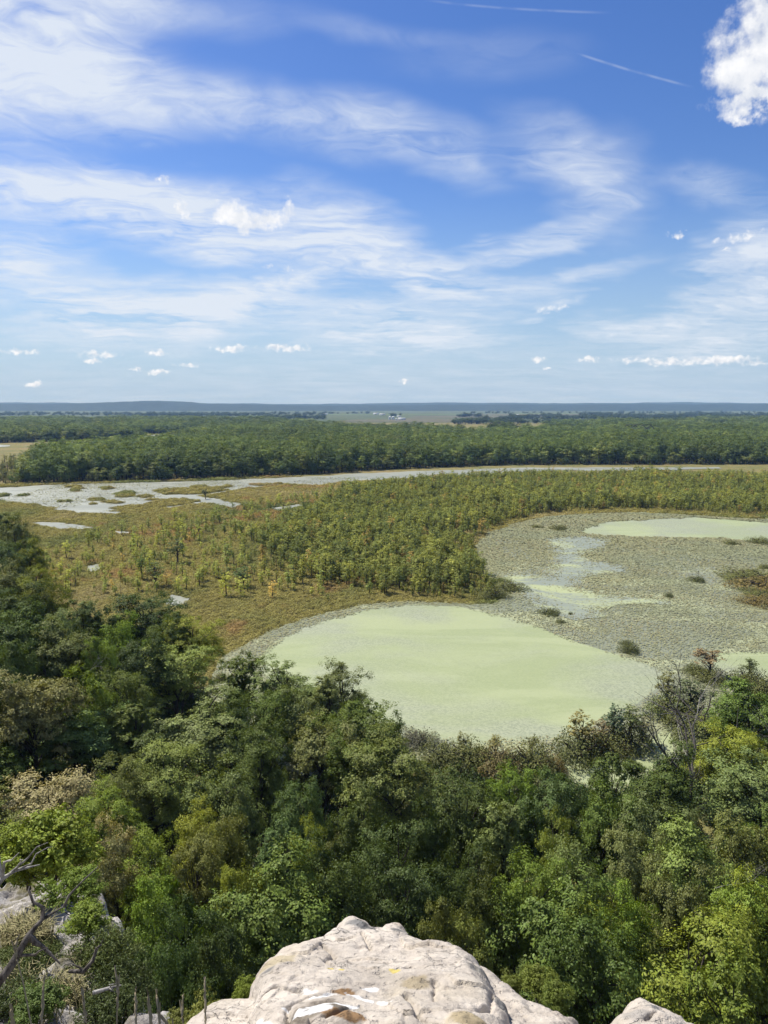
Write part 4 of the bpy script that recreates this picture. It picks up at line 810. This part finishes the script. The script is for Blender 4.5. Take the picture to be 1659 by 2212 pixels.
# farm buildings and bridge
def simple(name, c, rough=.6): m, b = mat(name); return finish(m, b, principled(b, c, rough, .3))
WALLM, ROOFM, STEEL, DARK = simple('white_siding', (.72, .72, .70)), simple('metal_roof', (.66, .66, .66), .45), simple('galvanised_steel', (.55, .56, .58), .4), simple('dark_steel', (.035, .032, .03))
def boxv(x0, x1, y0, y1, z0, z1):
    v = np.array([(a, c, e) for e in (z0, z1) for c in (y0, y1) for a in (x0, x1)], float); f = np.array([(0, 2, 3, 1), (4, 5, 7, 6), (0, 1, 5, 4), (2, 6, 7, 3), (0, 4, 6, 2), (1, 3, 7, 5)]); return v, f
def barn(px, py, w, dp, hw, hr, label, name='barn', wm=None):
    p = W(px, py, .9); r0 = link(name, None, loc=p, label=label, cat='barn' if name == 'barn' else 'house'); r0.rotation_euler = (0, 0, .15)
    link('wall', new_mesh('wall', *boxv(-w / 2, w / 2, -dp / 2, dp / 2, 0, hw), [wm or WALLM]), r0)
    e = .6; v = np.array([(-w / 2 - e, -dp / 2 - e, hw - .1), (w / 2 + e, -dp / 2 - e, hw - .1), (w / 2 + e, 0, hw + hr), (-w / 2 - e, 0, hw + hr), (-w / 2 - e, dp / 2 + e, hw - .1), (w / 2 + e, dp / 2 + e, hw - .1)])
    link('roof', new_mesh('roof', v, [np.array([(0, 1, 2, 3), (3, 2, 5, 4), (0, 4, 5, 1)]), np.array([(0, 3, 4), (1, 5, 2)])], [ROOFM]), r0)
    link('door', new_mesh('door', *boxv(-2, 2, -dp / 2 - .12, -dp / 2 - .02, 0, hw * .75), [DARK]), r0)
    return r0
def silo(px, py, r, h, label):
    p = W(px, py, .9); r0 = link('grain_silo', None, loc=p, label=label, cat='silo'); z = np.array([0, h]); v, f = tube(np.array([(0, 0, 0), (0, 0, h * .5), (0, 0, h)]), np.full(3, r), 16); link('wall', new_mesh('silo_wall', v, f, [STEEL]), r0)
    v, f = tube(np.array([(0, 0, h - .05), (0, 0, h + r * .3), (0, 0, h + r * .6)]), np.array([r * 1.04, r * .55, .15]), 16); link('roof', new_mesh('silo_roof', v, f, [WALLM]), r0)
barn(868, 907, 36, 16, 5, 5, 'long white roofed barn in the far fields'); barn(862, 901, 22, 12, 4, 4, 'smaller white barn behind the long one'); barn(826, 897, 40, 18, 6, 5, 'white barn at the back of the far fields'); barn(1118, 898, 24, 14, 5, 5, 'lone white house far across the fields', 'farmhouse'); barn(703, 896, 30, 16, 6, 5, 'white farmhouse left of the fields', 'farmhouse'); barn(812, 895.5, 40, 18, 6, 6, 'pale farmhouse by the foot of the hills', 'farmhouse')
for a in [(842, 906, 6, 12, 'leftmost steel grain silo by the barn'), (849, 906.3, 6.5, 13, 'second steel grain silo by the barn'), (856, 908, 4, 8, 'small steel grain silo next to the barn')]: silo(*a)
r0 = link('truss_bridge', None, loc=(BRIDGE[0], BRIDGE[1], 0), label='dark steel truss bridge rising above the far forest', cat='bridge'); r0.rotation_euler = (0, 0, -.1)
LB, ZB, HB = 64.0, 21.5, 8.0
link('deck', new_mesh('deck', *boxv(-LB / 2, LB / 2, -2.5, 2.5, ZB - .8, ZB), [DARK]), r0)
for sy in (-2.6, 2.6):
    link('chord', new_mesh('chord', *boxv(-LB / 2 + 6, LB / 2 - 6, sy - .3, sy + .3, ZB + HB, ZB + HB + .7), [DARK]), r0)
    for j in range(8):
        xa = -LB / 2 + j * LB / 8; zb = ZB + HB; a, c = ((xa, sy, ZB), (xa + LB / 8, sy, zb)) if j % 2 == 0 else ((xa, sy, zb), (xa + LB / 8, sy, ZB))
        link('brace', new_mesh('brace', *tube(np.array([a, ((a[0] + c[0]) / 2, sy, (a[2] + c[2]) / 2), c]), np.full(3, .35), 4), [DARK]), r0)
for xp in (-LB / 2, 0, LB / 2): link('pier', new_mesh('pier', *boxv(xp - 1, xp + 1, -2.2, 2.2, -.5, ZB - .8), [DARK]), r0)

# ------------------------------------------------------------------ the pale rock at the viewpoint
def rock_material():
    m, b = mat('limestone'); at = b.n('ShaderNodeAttribute', attribute_name='pigment'); g = b.n('ShaderNodeNewGeometry'); p = g.outputs['Position']
    n1 = b.noise(p, 9, 8, .65, .4); n2 = b.noise(p, 60, 6, .7); n3 = b.noise(p, 2.5, 5, .6)
    c = b.mix(1.0, at.outputs['Color'], b.mix(b.rng(n1, .35, .66), (.80, .78, .76), (1.06, 1.05, 1.03)), 'MULTIPLY')
    c = b.mix(b.rng(n3, .56, .72, 0, .35), c, (.36, .34, .32)); c = b.mix(b.rng(n2, .60, .74, 0, .45), c, (.20, .19, .175))
    vo = b.n('ShaderNodeTexVoronoi', feature='DISTANCE_TO_EDGE'); b.put(vo.inputs['Vector'], b.v('ADD', b.mapping(p, rot=(0, 0, .4), sc=(1, 1.7, 1), kind='POINT'), b.v('SCALE', b.noise(p, 7, 5, .6, col=True), scale=.22))); vo.inputs['Scale'].default_value = 7.0
    ck = b.rng(vo.outputs[0], 0.0, .022)
    pit = b.rng(b.noise(p, 38, 4, .6), .58, .70)
    c = b.mix(b.m('MULTIPLY', b.m('SUBTRACT', 1.0, ck), b.rng(n3, .46, .64, 0, .7)), c, (.13, .12, .105)); c = b.mix(b.m('MULTIPLY', pit, .35), c, (.24, .22, .19))
    h = b.m('SUBTRACT', b.m('ADD', b.m('ADD', n1, b.m('MULTIPLY', n2, .5)), b.m('MULTIPLY', ck, b.rng(n3, .40, .58, 0, .35))), b.m('MULTIPLY', pit, .3))
    return finish(m, b, principled(b, c, .88, .15, bump(b, h, .8, .022)))
ROCKM = rock_material()
def RW(px, py, off=0.0):
    """survey mark -> point on the sloping rock top"""
    d = pix_dir(px, py); a0, s0 = -1.28 + off + .5 * 1.35, -.5
    t = a0 / (d[2] - s0 * d[1]); return d * t
def rock(name, main, shelf, label, marks, bumps, cracks, res=.0042):
    M = np.array([RW(*p)[:2] for p in main]); Sh = np.array([RW(p[0], p[1], -.085)[:2] for p in shelf]) if shelf else M
    lo = np.minimum(M.min(0), Sh.min(0)) - .09; hi = np.maximum(M.max(0), Sh.max(0)) + .09; lo[1] = min(lo[1], 1.12)
    nx, ny = int((hi[0] - lo[0]) / res), int((hi[1] - lo[1]) / res); X, Y = np.meshgrid(np.linspace(lo[0], hi[0], nx), np.linspace(lo[1], hi[1], ny))
    wx = X + fbm(X * 11, Y * 11, 3, 4) * .024; wy = Y + fbm(X * 11, Y * 11, 33, 4) * .024
    plane = lambda y: -1.28 - .5 * (y - 1.35)
    def top(poly, off, round_):
        e = edge_dist(poly, wx, wy); z = plane(Y) + off - .07 * np.exp(-np.clip(e, 0, None) / round_) * (e > 0)
        return np.where(e > 0, z, plane(Y) + off - .07 + e * 7.0), e
    lump = fbm(X * 3.5, Y * 3.5, 7, 3) * .022 + fbm(X * 17, Y * 17, 17, 5, .6) * .006 + fbm(X * 60, Y * 60, 18, 4, .6) * .0022
    rr_ = np.random.default_rng(5); sd_ = np.column_stack([rr_.uniform(lo[0], hi[0], 110), rr_.uniform(lo[1], hi[1], 110)]); gd = rr_.normal(0, .045, (110, 2)); of = rr_.normal(0, .0022, 110)
    fx, fy = X + fbm(X * 9, Y * 9, 41, 4) * .035, Y + fbm(X * 9, Y * 9, 42, 4) * .035; best = np.full(X.shape, 9.0); fac = np.zeros(X.shape)
    for q_ in range(110):
        dq = (fx - sd_[q_, 0]) ** 2 + ((fy - sd_[q_, 1]) * 1.5) ** 2; k_ = dq < best; best = np.where(k_, dq, best); fac = np.where(k_, of[q_] + gd[q_, 0] * (fx - sd_[q_, 0]) + gd[q_, 1] * (fy - sd_[q_, 1]), fac)
    ridge = fac - np.abs(fbm(X * 6 + .3 * Y, Y * 10, 27, 4)) ** .7 * .008
    ridge -= .007 * sstep(.50, .75, fbm(X * 15, Y * 21, 28, 3) * .5 + .5)
    zM, eM = top(M, 0, .035); zS, eS = top(Sh, -.085, .03)
    Z = np.where(zM > zS, zM, zS) + lump + ridge
    steps = fbm(X * 3 + 5, Y * 4, 57, 3) * 4; Z += (np.floor(steps) + sstep(.75, 1, steps - np.floor(steps))) * .006
    pig = np.ones(X.shape + (3,)) * np.array([.535, .482, .418])
    tone = fbm(X * 3.2, Y * 3.2, 70, 4)[..., None]; pig = pig * (1 + .14 * tone); pig = pig + (np.array([.53, .47, .36]) - pig) * (sstep(.15, .5, fbm(X * 4, Y * 4, 80, 4)) * .55)[..., None]
    for (px, py, rx, ry, hgt) in bumps:
        c = RW(px, py); Z += .55 * hgt * np.clip(1 - ((X - c[0]) / rx) ** 2 - ((Y - c[1]) / ry) ** 2, 0, 1) ** .6
    for pts_ in cracks:
        q = [RW(*p)[:2] for p in pts_]; dd = np.full(X.shape, 9.0)
        for a, c in zip(q[:-1], q[1:]):
            ex = c - a; t = np.clip(((wx - a[0]) * ex[0] + (wy - a[1]) * ex[1]) / (ex @ ex), 0, 1); dd = np.minimum(dd, np.hypot(wx - a[0] - t * ex[0], wy - a[1] - t * ex[1]))
        Z -= .018 * np.exp(-(dd / .006) ** 2)
    nmk = fbm(X * 22, Y * 22, 91, 5, .6); nmk2 = fbm(X * 60, Y * 60, 97, 3, .6)
    for (px, py, rx, ry, ang, col, hard) in marks:
        c = RW(px, py); ca, sa = math.cos(ang), math.sin(ang); dx, dy = X - c[0], Y - c[1]; u_, v_ = (dx * ca + dy * sa) / rx, (-dx * sa + dy * ca) / ry
        q = 1 - np.sqrt(u_ ** 2 + v_ ** 2) + nmk * .55 + nmk2 * .25 * hard; k_ = sstep(.10, .10 + (.12 if hard > .5 else .5), q); pig = pig + (np.array(col) - pig) * k_[..., None]
    id_ = np.arange(nx * ny).reshape(ny, nx); f = np.stack([id_[:-1, :-1], id_[:-1, 1:], id_[1:, 1:], id_[1:, :-1]], -1).reshape(-1, 4)
    deep = Z < plane(Y) - .95; Z = np.where(deep, plane(Y) - .95, Z)
    v = np.stack([X, Y, Z + H], -1).reshape(-1, 3)
    # close the block below
    rim = np.concatenate([id_[0, :], id_[1:, -1], id_[-1, -2::-1], id_[-2:0:-1, 0]]); nb = len(v); low = v[rim].copy(); low[:, 2] = H - 3.6
    v = np.concatenate([v, low]); k = np.arange(len(rim)); k2 = (k + 1) % len(rim); side = np.stack([rim[k2], rim[k], nb + k, nb + k2], -1)
    pc = np.concatenate([pig.reshape(-1, 3), np.tile([.4, .37, .33], (len(low), 1))])
    return link(name, new_mesh(name, v, np.concatenate([f, side]), [ROCKM], smooth=True, uvcol=pc), label=label, cat='rock')
wh, ye, og, bn, gy_ = (.72, .72, .72), (.55, .45, .15), (.30, .19, .10), (.22, .19, .15), (.22, .215, .205)
rock('limestone_rock',
     [(536, 2260), (534, 2146), (552, 2112), (544, 2084), (550, 2056), (582, 2028), (634, 2010), (684, 2003), (712, 1992), (730, 1972), (748, 1962), (784, 1963), (798, 1978), (818, 1982), (846, 1972), (874, 1970), (886, 1990), (915, 2001), (968, 2016), (1022, 2042), (1054, 2070), (1070, 2102), (1094, 2122), (1112, 2260)],
     [(310, 2280), (368, 2208), (428, 2160), (460, 2140), (515, 2138), (560, 2120), (1050, 2078), (1080, 2090), (1106, 2114), (1134, 2122), (1162, 2136), (1202, 2152), (1240, 2156), (1262, 2180), (1276, 2220), (1280, 2300)],
     'large pale limestone rock with white paint splashes at the bottom',
     [(600, 2075, .08, .10, 0, (.43, .37, .26), 0), (1170, 2190, .05, .03, 0, (.43, .33, .17), 0), (1010, 2190, .06, .05, 0, (.40, .33, .21), 0), (700, 2180, .10, .07, .2, bn, .3), (650, 2190, .05, .08, 0, bn, .3), (745, 2195, .055, .022, .1, og, .6), (735, 2140, .035, .014, .2, og, .6), (1210, 2185, .025, .02, 0, og, .6), (1040, 2080, .05, .05, 0, gy_, .3), (780, 1995, .06, .05, 0, gy_, .3), (860, 1998, .04, .03, 0, gy_, .3), (1085, 2130, .04, .05, 0, gy_, .3), (580, 2090, .03, .03, 0, gy_, .3), (900, 2120, .05, .05, 0, (.38, .32, .22), 0),
      (700, 2178, .075, .022, .35, wh, 1), (680, 2190, .05, .018, 0, wh, 1), (665, 2140, .03, .02, -.6, wh, 1), (700, 2150, .05, .012, .5, wh, 1), (780, 2150, .05, .010, -.7, wh, 1), (800, 2130, .025, .016, 0, wh, 1), (830, 2160, .02, .02, 1, wh, 1), (575, 2190, .012, .022, .2, wh, 1), (560, 2180, .010, .015, 0, wh, 1), (727, 2095, .030, .014, .1, ye, 1), (853, 2096, .016, .03, .1, ye, 1), (620, 2170, .015, .01, .1, wh, 1)],
     [(764, 1986, .055, .10, .045), (858, 1992, .05, .08, .03), (700, 2190, .09, .06, .04), (590, 2075, .09, .1, .03), (1010, 2190, .05, .06, .03), (1160, 2200, .06, .05, .04), (1215, 2190, .04, .05, .04), (640, 2035, .10, .05, .02), (480, 2195, .08, .05, .03)],
     [[(690, 2035), (715, 2050), (690, 2075), (740, 2100)], [(940, 2150), (950, 2130), (945, 2115)], [(1000, 2170), (1030, 2168), (1055, 2140), (1062, 2122)], [(620, 2200), (630, 2165), (660, 2150), (720, 2148)], [(665, 2205), (720, 2195), (750, 2178)], [(780, 2005), (800, 2040)], [(560, 2135), (600, 2130), (640, 2140)], [(880, 2140), (900, 2180), (960, 2200)]])
rock('small_rock', [(1278, 2260), (1283, 2200), (1312, 2160), (1338, 2130), (1360, 2114), (1392, 2111), (1446, 2134), (1500, 2170), (1550, 2208), (1580, 2260)], None, 'smaller pale rock in the bottom right of the ledge',
     [(1380, 2190, .06, .04, 0, (.42, .39, .35), 0), (1420, 2180, .05, .02, -.4, gy_, .3)], [(1390, 2185, .09, .07, .03)], [[(1400, 2200), (1430, 2190)]])

# ------------------------------------------------------------------ the broken ledge at the lower left
def ledge_z(x, y):
    """surface of the ledge relative to the camera"""
    x = np.asarray(x, float); y = np.asarray(y, float)
    base = -9.7 - .42 * (y - 11) + .16 * (x + 8)
    st = fbm(x * .5, y * .5, 201, 4) * 5; step = (np.floor(st) + sstep(.6, 1, st - np.floor(st))) * .16
    edge = -3.9 - .52 * (y - 11) + fbm(x * .5, y * .5, 202, 4) * .7
    over = np.clip(x - edge, 0, None) + np.clip(y - 19.5 + fbm(x * .4, y * .4, 203, 3), 0, None)
    return base + step + fbm(x * 1.2, y * 1.2, 204, 5, .6) * .45 + fbm(x * 5, y * 5, 205, 4, .6) * .10 - over * 5.5 - .25 * np.exp(-np.clip(edge - x, 0, 9) / .5)
lx_, ly_ = np.meshgrid(np.linspace(-22, 1, 330), np.linspace(3, 24, 300)); lz_ = np.maximum(ledge_z(lx_, ly_), -38) + H
id_ = np.arange(lx_.size).reshape(lx_.shape); f = np.stack([id_[:-1, :-1], id_[:-1, 1:], id_[1:, 1:], id_[1:, :-1]], -1).reshape(-1, 4)
m, b = mat('ledge_stone'); g = b.n('ShaderNodeNewGeometry'); p_ = g.outputs['Position']; n1 = b.noise(p_, 1.3, 8, .68, .5); n2 = b.noise(p_, 9, 7, .7); nz_ = b.xyz(g.outputs['Normal'])[2]
c = b.mix(b.rng(n1, .35, .65), (.32, .295, .265), (.60, .565, .52)); c = b.mix(b.rng(n2, .54, .72, 0, .7), c, (.13, .12, .105))
c = b.mix(b.m('MULTIPLY', b.rng(nz_, .72, .92), b.rng(b.noise(p_, .8, 5, .6), .42, .6)), c, (.15, .135, .07))
link('cliff_ledge', new_mesh('cliff_ledge', np.stack([lx_, ly_, lz_], -1).reshape(-1, 3), f, [finish(m, b, principled(b, c, .9, .15, bump(b, b.m('ADD', n1, n2), .9, .12)))], smooth=True), kind='structure')
bxx, bdd = np.meshgrid(np.linspace(-32, 32, 420), np.linspace(0, 1, 90))
tz = np.clip((bdd - .3) / .7, 0, 1); by_ = np.where(bdd < .3, -30 + (31.55) * (bdd / .3) ** .5, 1.55 + 3.2 * tz) + fbm(bxx * .5, tz * 9, 301, 4) * .5 * tz - np.abs(bxx) * .05 * (bdd > .25)
bz_ = H - 1.74 - 32 * tz + (fbm(bxx * .7, by_ * .7, 302, 5) - .6) * .10 + fbm(bxx * 3, by_ * 3, 303, 4) * .02 * (1 - tz) + np.where(tz > 0, np.floor(tz * 14) / 14 * -.4, 0); id_ = np.arange(bxx.size).reshape(bxx.shape)
link('bluff', new_mesh('bluff', np.stack([bxx, by_, bz_], -1).reshape(-1, 3), np.stack([id_[:-1, :-1], id_[:-1, 1:], id_[1:, 1:], id_[1:, :-1]], -1).reshape(-1, 4), [bpy.data.materials['ledge_stone']], smooth=True), kind='structure')
def on_ledge(px, py):
    """where a survey line of sight meets the ledge"""
    d = pix_dir(px, py); t = np.linspace(4, 34, 1200); q = d[None] * t[:, None]; k = np.where(q[:, 2] < ledge_z(q[:, 0], q[:, 1]))[0]
    p = q[k[0]] if len(k) else d * 17; return p + np.array([0, 0, H])
# juniper and broadleaf bushes on the ledge
def juniper_shape(r, h, n_spray, n_leaf, leaf):
    u = rg.normal(size=(n_spray, 3)); u /= np.linalg.norm(u, axis=1)[:, None]; u[:, 2] = np.abs(u[:, 2]) * .9 + .05
    e = u * (.45 + .55 * rg.random(n_spray) ** .5)[:, None] * np.array([r, r, h]); t = rg.random((n_spray, n_leaf, 1)) ** .6
    p = e[:, None] * (.45 + .55 * t) + rg.normal(size=(n_spray, n_leaf, 3)) * .085 * r * (1.1 - .6 * t)
    nn = rg.normal(size=p.shape) + np.array([0, 0, .5]) + u[:, None] * .5
    parts = [tube(curve((0, 0, -.2), e[i] * .9, .06, 5, .2), np.array([.05, .04, .03, .02, .006]) * r * .7, 4) for i in range(0, n_spray, max(1, n_spray // 28))]
    return join(parts), leaves(p.reshape(-1, 3), nn.reshape(-1, 3), leaf, .42)
JK = []
for kk in range(3):
    t, lv = juniper_shape(1.5, 1.5, 230, 46, .10); JK.append((trunk_mesh('juniper_trunk', t), crown_mesh('juniper_crown', lv)))
BK = []
for kk in range(2):
    t, lv = tree_shape(h=3.0, r=1.5, trunk=.3, n_clump=46, n_sub=9, n_leaf=24, leaf=.12, style='round', clump=.55); BK.append((trunk_mesh('shrub_trunk', t), crown_mesh('shrub_crown', lv)))
def ledge_bush(px, py, wd, hf, tint, label, kd, i, name):
    p = on_ledge(px, py); sl = np.linalg.norm(p - np.array([0, 0, H])); r = wd * sl / F / 2; o = link(name, None, loc=p - np.array([0, 0, .1 * r]), label=label, cat='bush'); K = JK if kd == 'j' else BK; k = K[i % len(K)]
    o.scale = (r / 1.5, r / 1.5, r / 1.5 * hf); o.rotation_euler = (0, 0, rg.random() * 6); link('trunk', k[0], o); link('crown', k[1], o, kind='stuff', tint=np.array(tint) * 1.7)
jt, jd, yb_, = (.070, .088, .028), (.050, .066, .024), (.130, .165, .022)
for a in [(118, 1948, 170, 1.0, yb_, 'bright yellow-green bush at the top of the left ledge', 'b', 0), (60, 1893, 110, .9, yb_, 'yellow-green bush behind the bare branch at the left edge', 'b', 1), (165, 1990, 100, 1.0, (.10, .14, .024), 'green bush right of the bright one on the ledge', 'b', 1), (190, 2035, 80, .9, (.12, .16, .024), 'small bright bush above the right rim junipers', 'b', 0), (225, 2085, 150, 1.0, jt, 'upper juniper at the right rim of the left ledge', 'j', 0), (262, 2150, 130, 1.2, jd, 'middle juniper at the right rim of the left ledge', 'j', 1), (245, 2225, 150, 1.1, jd, 'lowest juniper at the right rim of the left ledge', 'j', 2), (75, 2100, 120, .8, jt, 'juniper beside the dark leaning branch', 'j', 1), (40, 2190, 150, .9, jd, 'dark juniper in the bottom left corner', 'j', 2), (90, 2215, 90, .8, (.06, .09, .02), 'low green bush in front of the corner juniper', 'b', 0), (100, 2055, 80, .7, jt, 'small juniper left of the pale stone strip', 'j', 0), (15, 2090, 90, .8, jt, 'feathery juniper at the left edge under the grass', 'j', 0), (185, 2180, 70, .7, jt, 'low juniper just right of the pale stone strip', 'j', 1)]: ledge_bush(*a, 'juniper_bush' if a[6] == 'j' else 'ledge_bush')
# small shrubs just below the rock
for (px, py, dep, wd, tint, lab) in [(535, 2140, 6.5, 60, yb_, 'small yellow-green shrub left of the pale rock'), (445, 2200, 5.5, 80, (.13, .14, .03), 'small olive shrub at the lower left foot of the rock'), (385, 2212, 5.5, 60, (.12, .13, .03), 'small shrub below the dry grass by the rock'), (1160, 2120, 9, 70, (.12, .145, .026), 'small yellow-green shrub behind the right shoulder of the rock'), (1200, 2150, 8, 60, (.11, .14, .026), 'small shrub between the two pale rocks'), (1105, 2125, 9, 45, (.11, .13, .026), 'little shrub touching the right shoulder of the rock'), (1140, 2100, 10, 40, (.09, .12, .026), 'green sprig behind the right shoulder of the rock')]:
    d = pix_dir(px, py); p = d / np.linalg.norm(d) * dep + np.array([0, 0, H]); r = wd * dep / F / 2; o = link('cliff_shrub', None, loc=p - np.array([0, 0, r * 1.3]), label=lab, cat='bush'); k = BK[int(rg.integers(2))]
    o.scale = (r / 1.5,) * 3; link('crown', k[1], o, kind='stuff', tint=np.array(tint) * 1.5)
    t = tube(curve((0, 0, .8), (0, -(p[1] - 1.8) / (r / 1.5), -1.2), .03, 6), np.array([.05, .06, .07, .08, .09, .1]), 5); link('trunk', new_mesh('shrub_stem', *t, [BARK]), o)
# dead branches on the ledge
def branch(name, path, rad, twigs, label, m):
    pts_ = np.array([pix_dir(a, c) / np.linalg.norm(pix_dir(a, c)) * up + np.array([0, 0, H]) for a, c, up in path]); main = [tube(np.array(pts_), rad, 7)]
    for (i, dx, dy, dz, r) in twigs:
        main.append(tube(curve(pts_[i], pts_[i] + np.array([dx, dy, dz]), .08, 5, .25), np.linspace(r, r * .2, 5), 5))
    return link(name, new_mesh(name, *join(main), [m], smooth=True), label=label, cat='branch')
branch('dead_branch', [(-25, 2150, 12.8), (25, 2085, 12.6), (62, 2020, 12.6), (92, 1985, 12.6), (138, 1958, 12.8)], np.array([.065, .055, .042, .028, .01]), [(2, .45, -.1, -.35, .05), (3, -.25, .2, .35, .035), (4, .4, .3, .5, .02), (1, .4, .2, .1, .03)], 'thick dark dead branch leaning out at the left edge', DEADWOOD)
branch('dead_branch', [(150, 2098, 14.2), (182, 2098, 14), (200, 2075, 13.9), (214, 2042, 14)], np.array([.03, .038, .03, .01]), [(2, .15, .1, .3, .02), (1, -.3, 0, .1, .02)], 'short forked dead branch over the pale stone patch', DEADWOOD)
branch('dead_branch', [(-25, 1935, 16), (5, 1898, 16), (35, 1880, 16), (85, 1868, 16.3)], np.array([.06, .045, .03, .01]), [(1, .7, .3, .5, .03), (1, .5, -.3, .7, .03), (2, .5, .4, .2, .02), (1, -.3, .2, .6, .03), (2, .3, -.3, .4, .02)], 'pale twisted bare branch at the left edge above the bushes', GREYWOOD)
branch('dead_branch', [(200, 2145, 13), (235, 2135, 13), (262, 2128, 13)], np.array([.03, .025, .01]), [(1, .2, -.2, .25, .012), (1, .15, .1, -.3, .012)], 'thin pale twig on the right rim of the left ledge', GREYWOOD)
# dry grass on the ledge (a mass) and tall stalks close to the camera (single things)
def grass_blades(n, px0, px1, py0, py1, L):
    vs = []
    for j in range(n):
        p = on_ledge(rg.uniform(px0, px1), rg.uniform(py0, py1)); 
        for kk in range(34):
            a = rg.random() * 6.28; l = L * (.5 + .8 * rg.random()); q = p + rg.normal(0, .10, 3) * np.array([1, 1, .2]); out = np.array([math.cos(a), math.sin(a), 0]) * l * (.2 + .6 * rg.random()); w = np.array([-math.sin(a), math.cos(a), 0]) * .008
            vs.append([q - w, q + w, q + out * .5 + np.array([0, 0, l * .7]) + w * .6, q + out * .5 + np.array([0, 0, l * .7]) - w * .6]); vs.append([vs[-1][3], vs[-1][2], q + out + np.array([0, 0, l * .75]) + w * .1, q + out + np.array([0, 0, l * .75]) - w * .1])
    v = np.array(vs).reshape(-1, 3); return v, np.arange(len(v)).reshape(-1, 4)
gr1 = [grass_blades(42, 20, 95, 2012, 2055, .45), grass_blades(16, 0, 120, 2060, 2212, .3), grass_blades(12, 120, 170, 2130, 2180, .3)]
m, b = mat('dry_grass'); g = b.n('ShaderNodeNewGeometry'); DRY = finish(m, b, principled(b, b.mix(g.outputs['Random Per Island'], (.17, .17, .06), (.40, .34, .18)), .8, .2))
link('ledge_grass', new_mesh('ledge_grass', *join(gr1), [DRY]), kind='stuff', label='pale dry grass tufts on the left ledge', cat='grass')
STALKS = [(60, 2212, 25, 2030, 1.9), (185, 2240, 180, 2150, 1.8), (240, 2240, 258, 2105, 1.8), (285, 2240, 292, 2150, 1.9), (330, 2230, 318, 2165, 1.7), (370, 2240, 345, 2165, 1.9), (350, 2240, 372, 2200, 1.6), (120, 2240, 92, 2130, 1.9), (150, 2240, 20, 2185, 1.6), (395, 2225, 388, 2160, 2.0), (440, 2200, 442, 2130, 2.1)]
STRAW = simple('straw', (.26, .215, .135), .8)
for j, (xa, ya_, xb, yb2, dep) in enumerate(STALKS):
    da, db = pix_dir(xa, ya_ + 260), pix_dir(xb, yb2); a = np.array([da[0] / da[1] * 1.2, 1.2, H - 1.80]); c = db / np.linalg.norm(db) * dep + np.array([0, 0, H])
    r0 = link('grass_stalk', None, loc=a, label='tall dry grass stalk with seed head at the bottom left', cat='grass stalk', group='dry grass stalks at the viewpoint'); st_ = curve((0, 0, 0), c - a, .04, 8, .06)
    link('stem', new_mesh('stem', *tube(st_, np.linspace(.0022, .0012, 8), 5), [STRAW], smooth=True), r0)
    hl = .5 + .8 * rg.random(); hd = st_[-1] + (st_[-1] - st_[-2]) / np.linalg.norm(st_[-1] - st_[-2]) * np.linspace(-.075, .02, 14)[:, None] * hl; hd[:, 0] += np.linspace(0, 1, 14) ** 2 * rg.normal(0, .012); v, f = tube(hd, np.interp(np.arange(14), [0, 3, 7, 11, 13], [.0009, .0020, .0024, .0016, .0005]), 7); v = v + rg.normal(0, .0011, v.shape)
    link('seed_head', new_mesh('seed_head', v, f, [STRAW]), r0)

# ------------------------------------------------------------------ haze
m = bpy.data.materials.new('haze_air'); m.use_nodes = True; nt = m.node_tree; nt.nodes.clear(); pv = nt.nodes.new('ShaderNodeVolumePrincipled'); ou = nt.nodes.new('ShaderNodeOutputMaterial')
pv.inputs['Color'].default_value = (.32, .57, 1.0, 1); pv.inputs['Absorption Color'].default_value = (1, 1, 1, 1); pv.inputs['Density'].default_value = 5.2e-5; pv.inputs['Anisotropy'].default_value = 0.0
nt.links.new(pv.outputs[0], ou.inputs['Volume'])
link('haze', new_mesh('haze', *boxv(-15600, 15600, -2500, 15600, -1.6, 175), [m]), kind='stuff', label='thin blue haze over the whole valley', cat='haze')
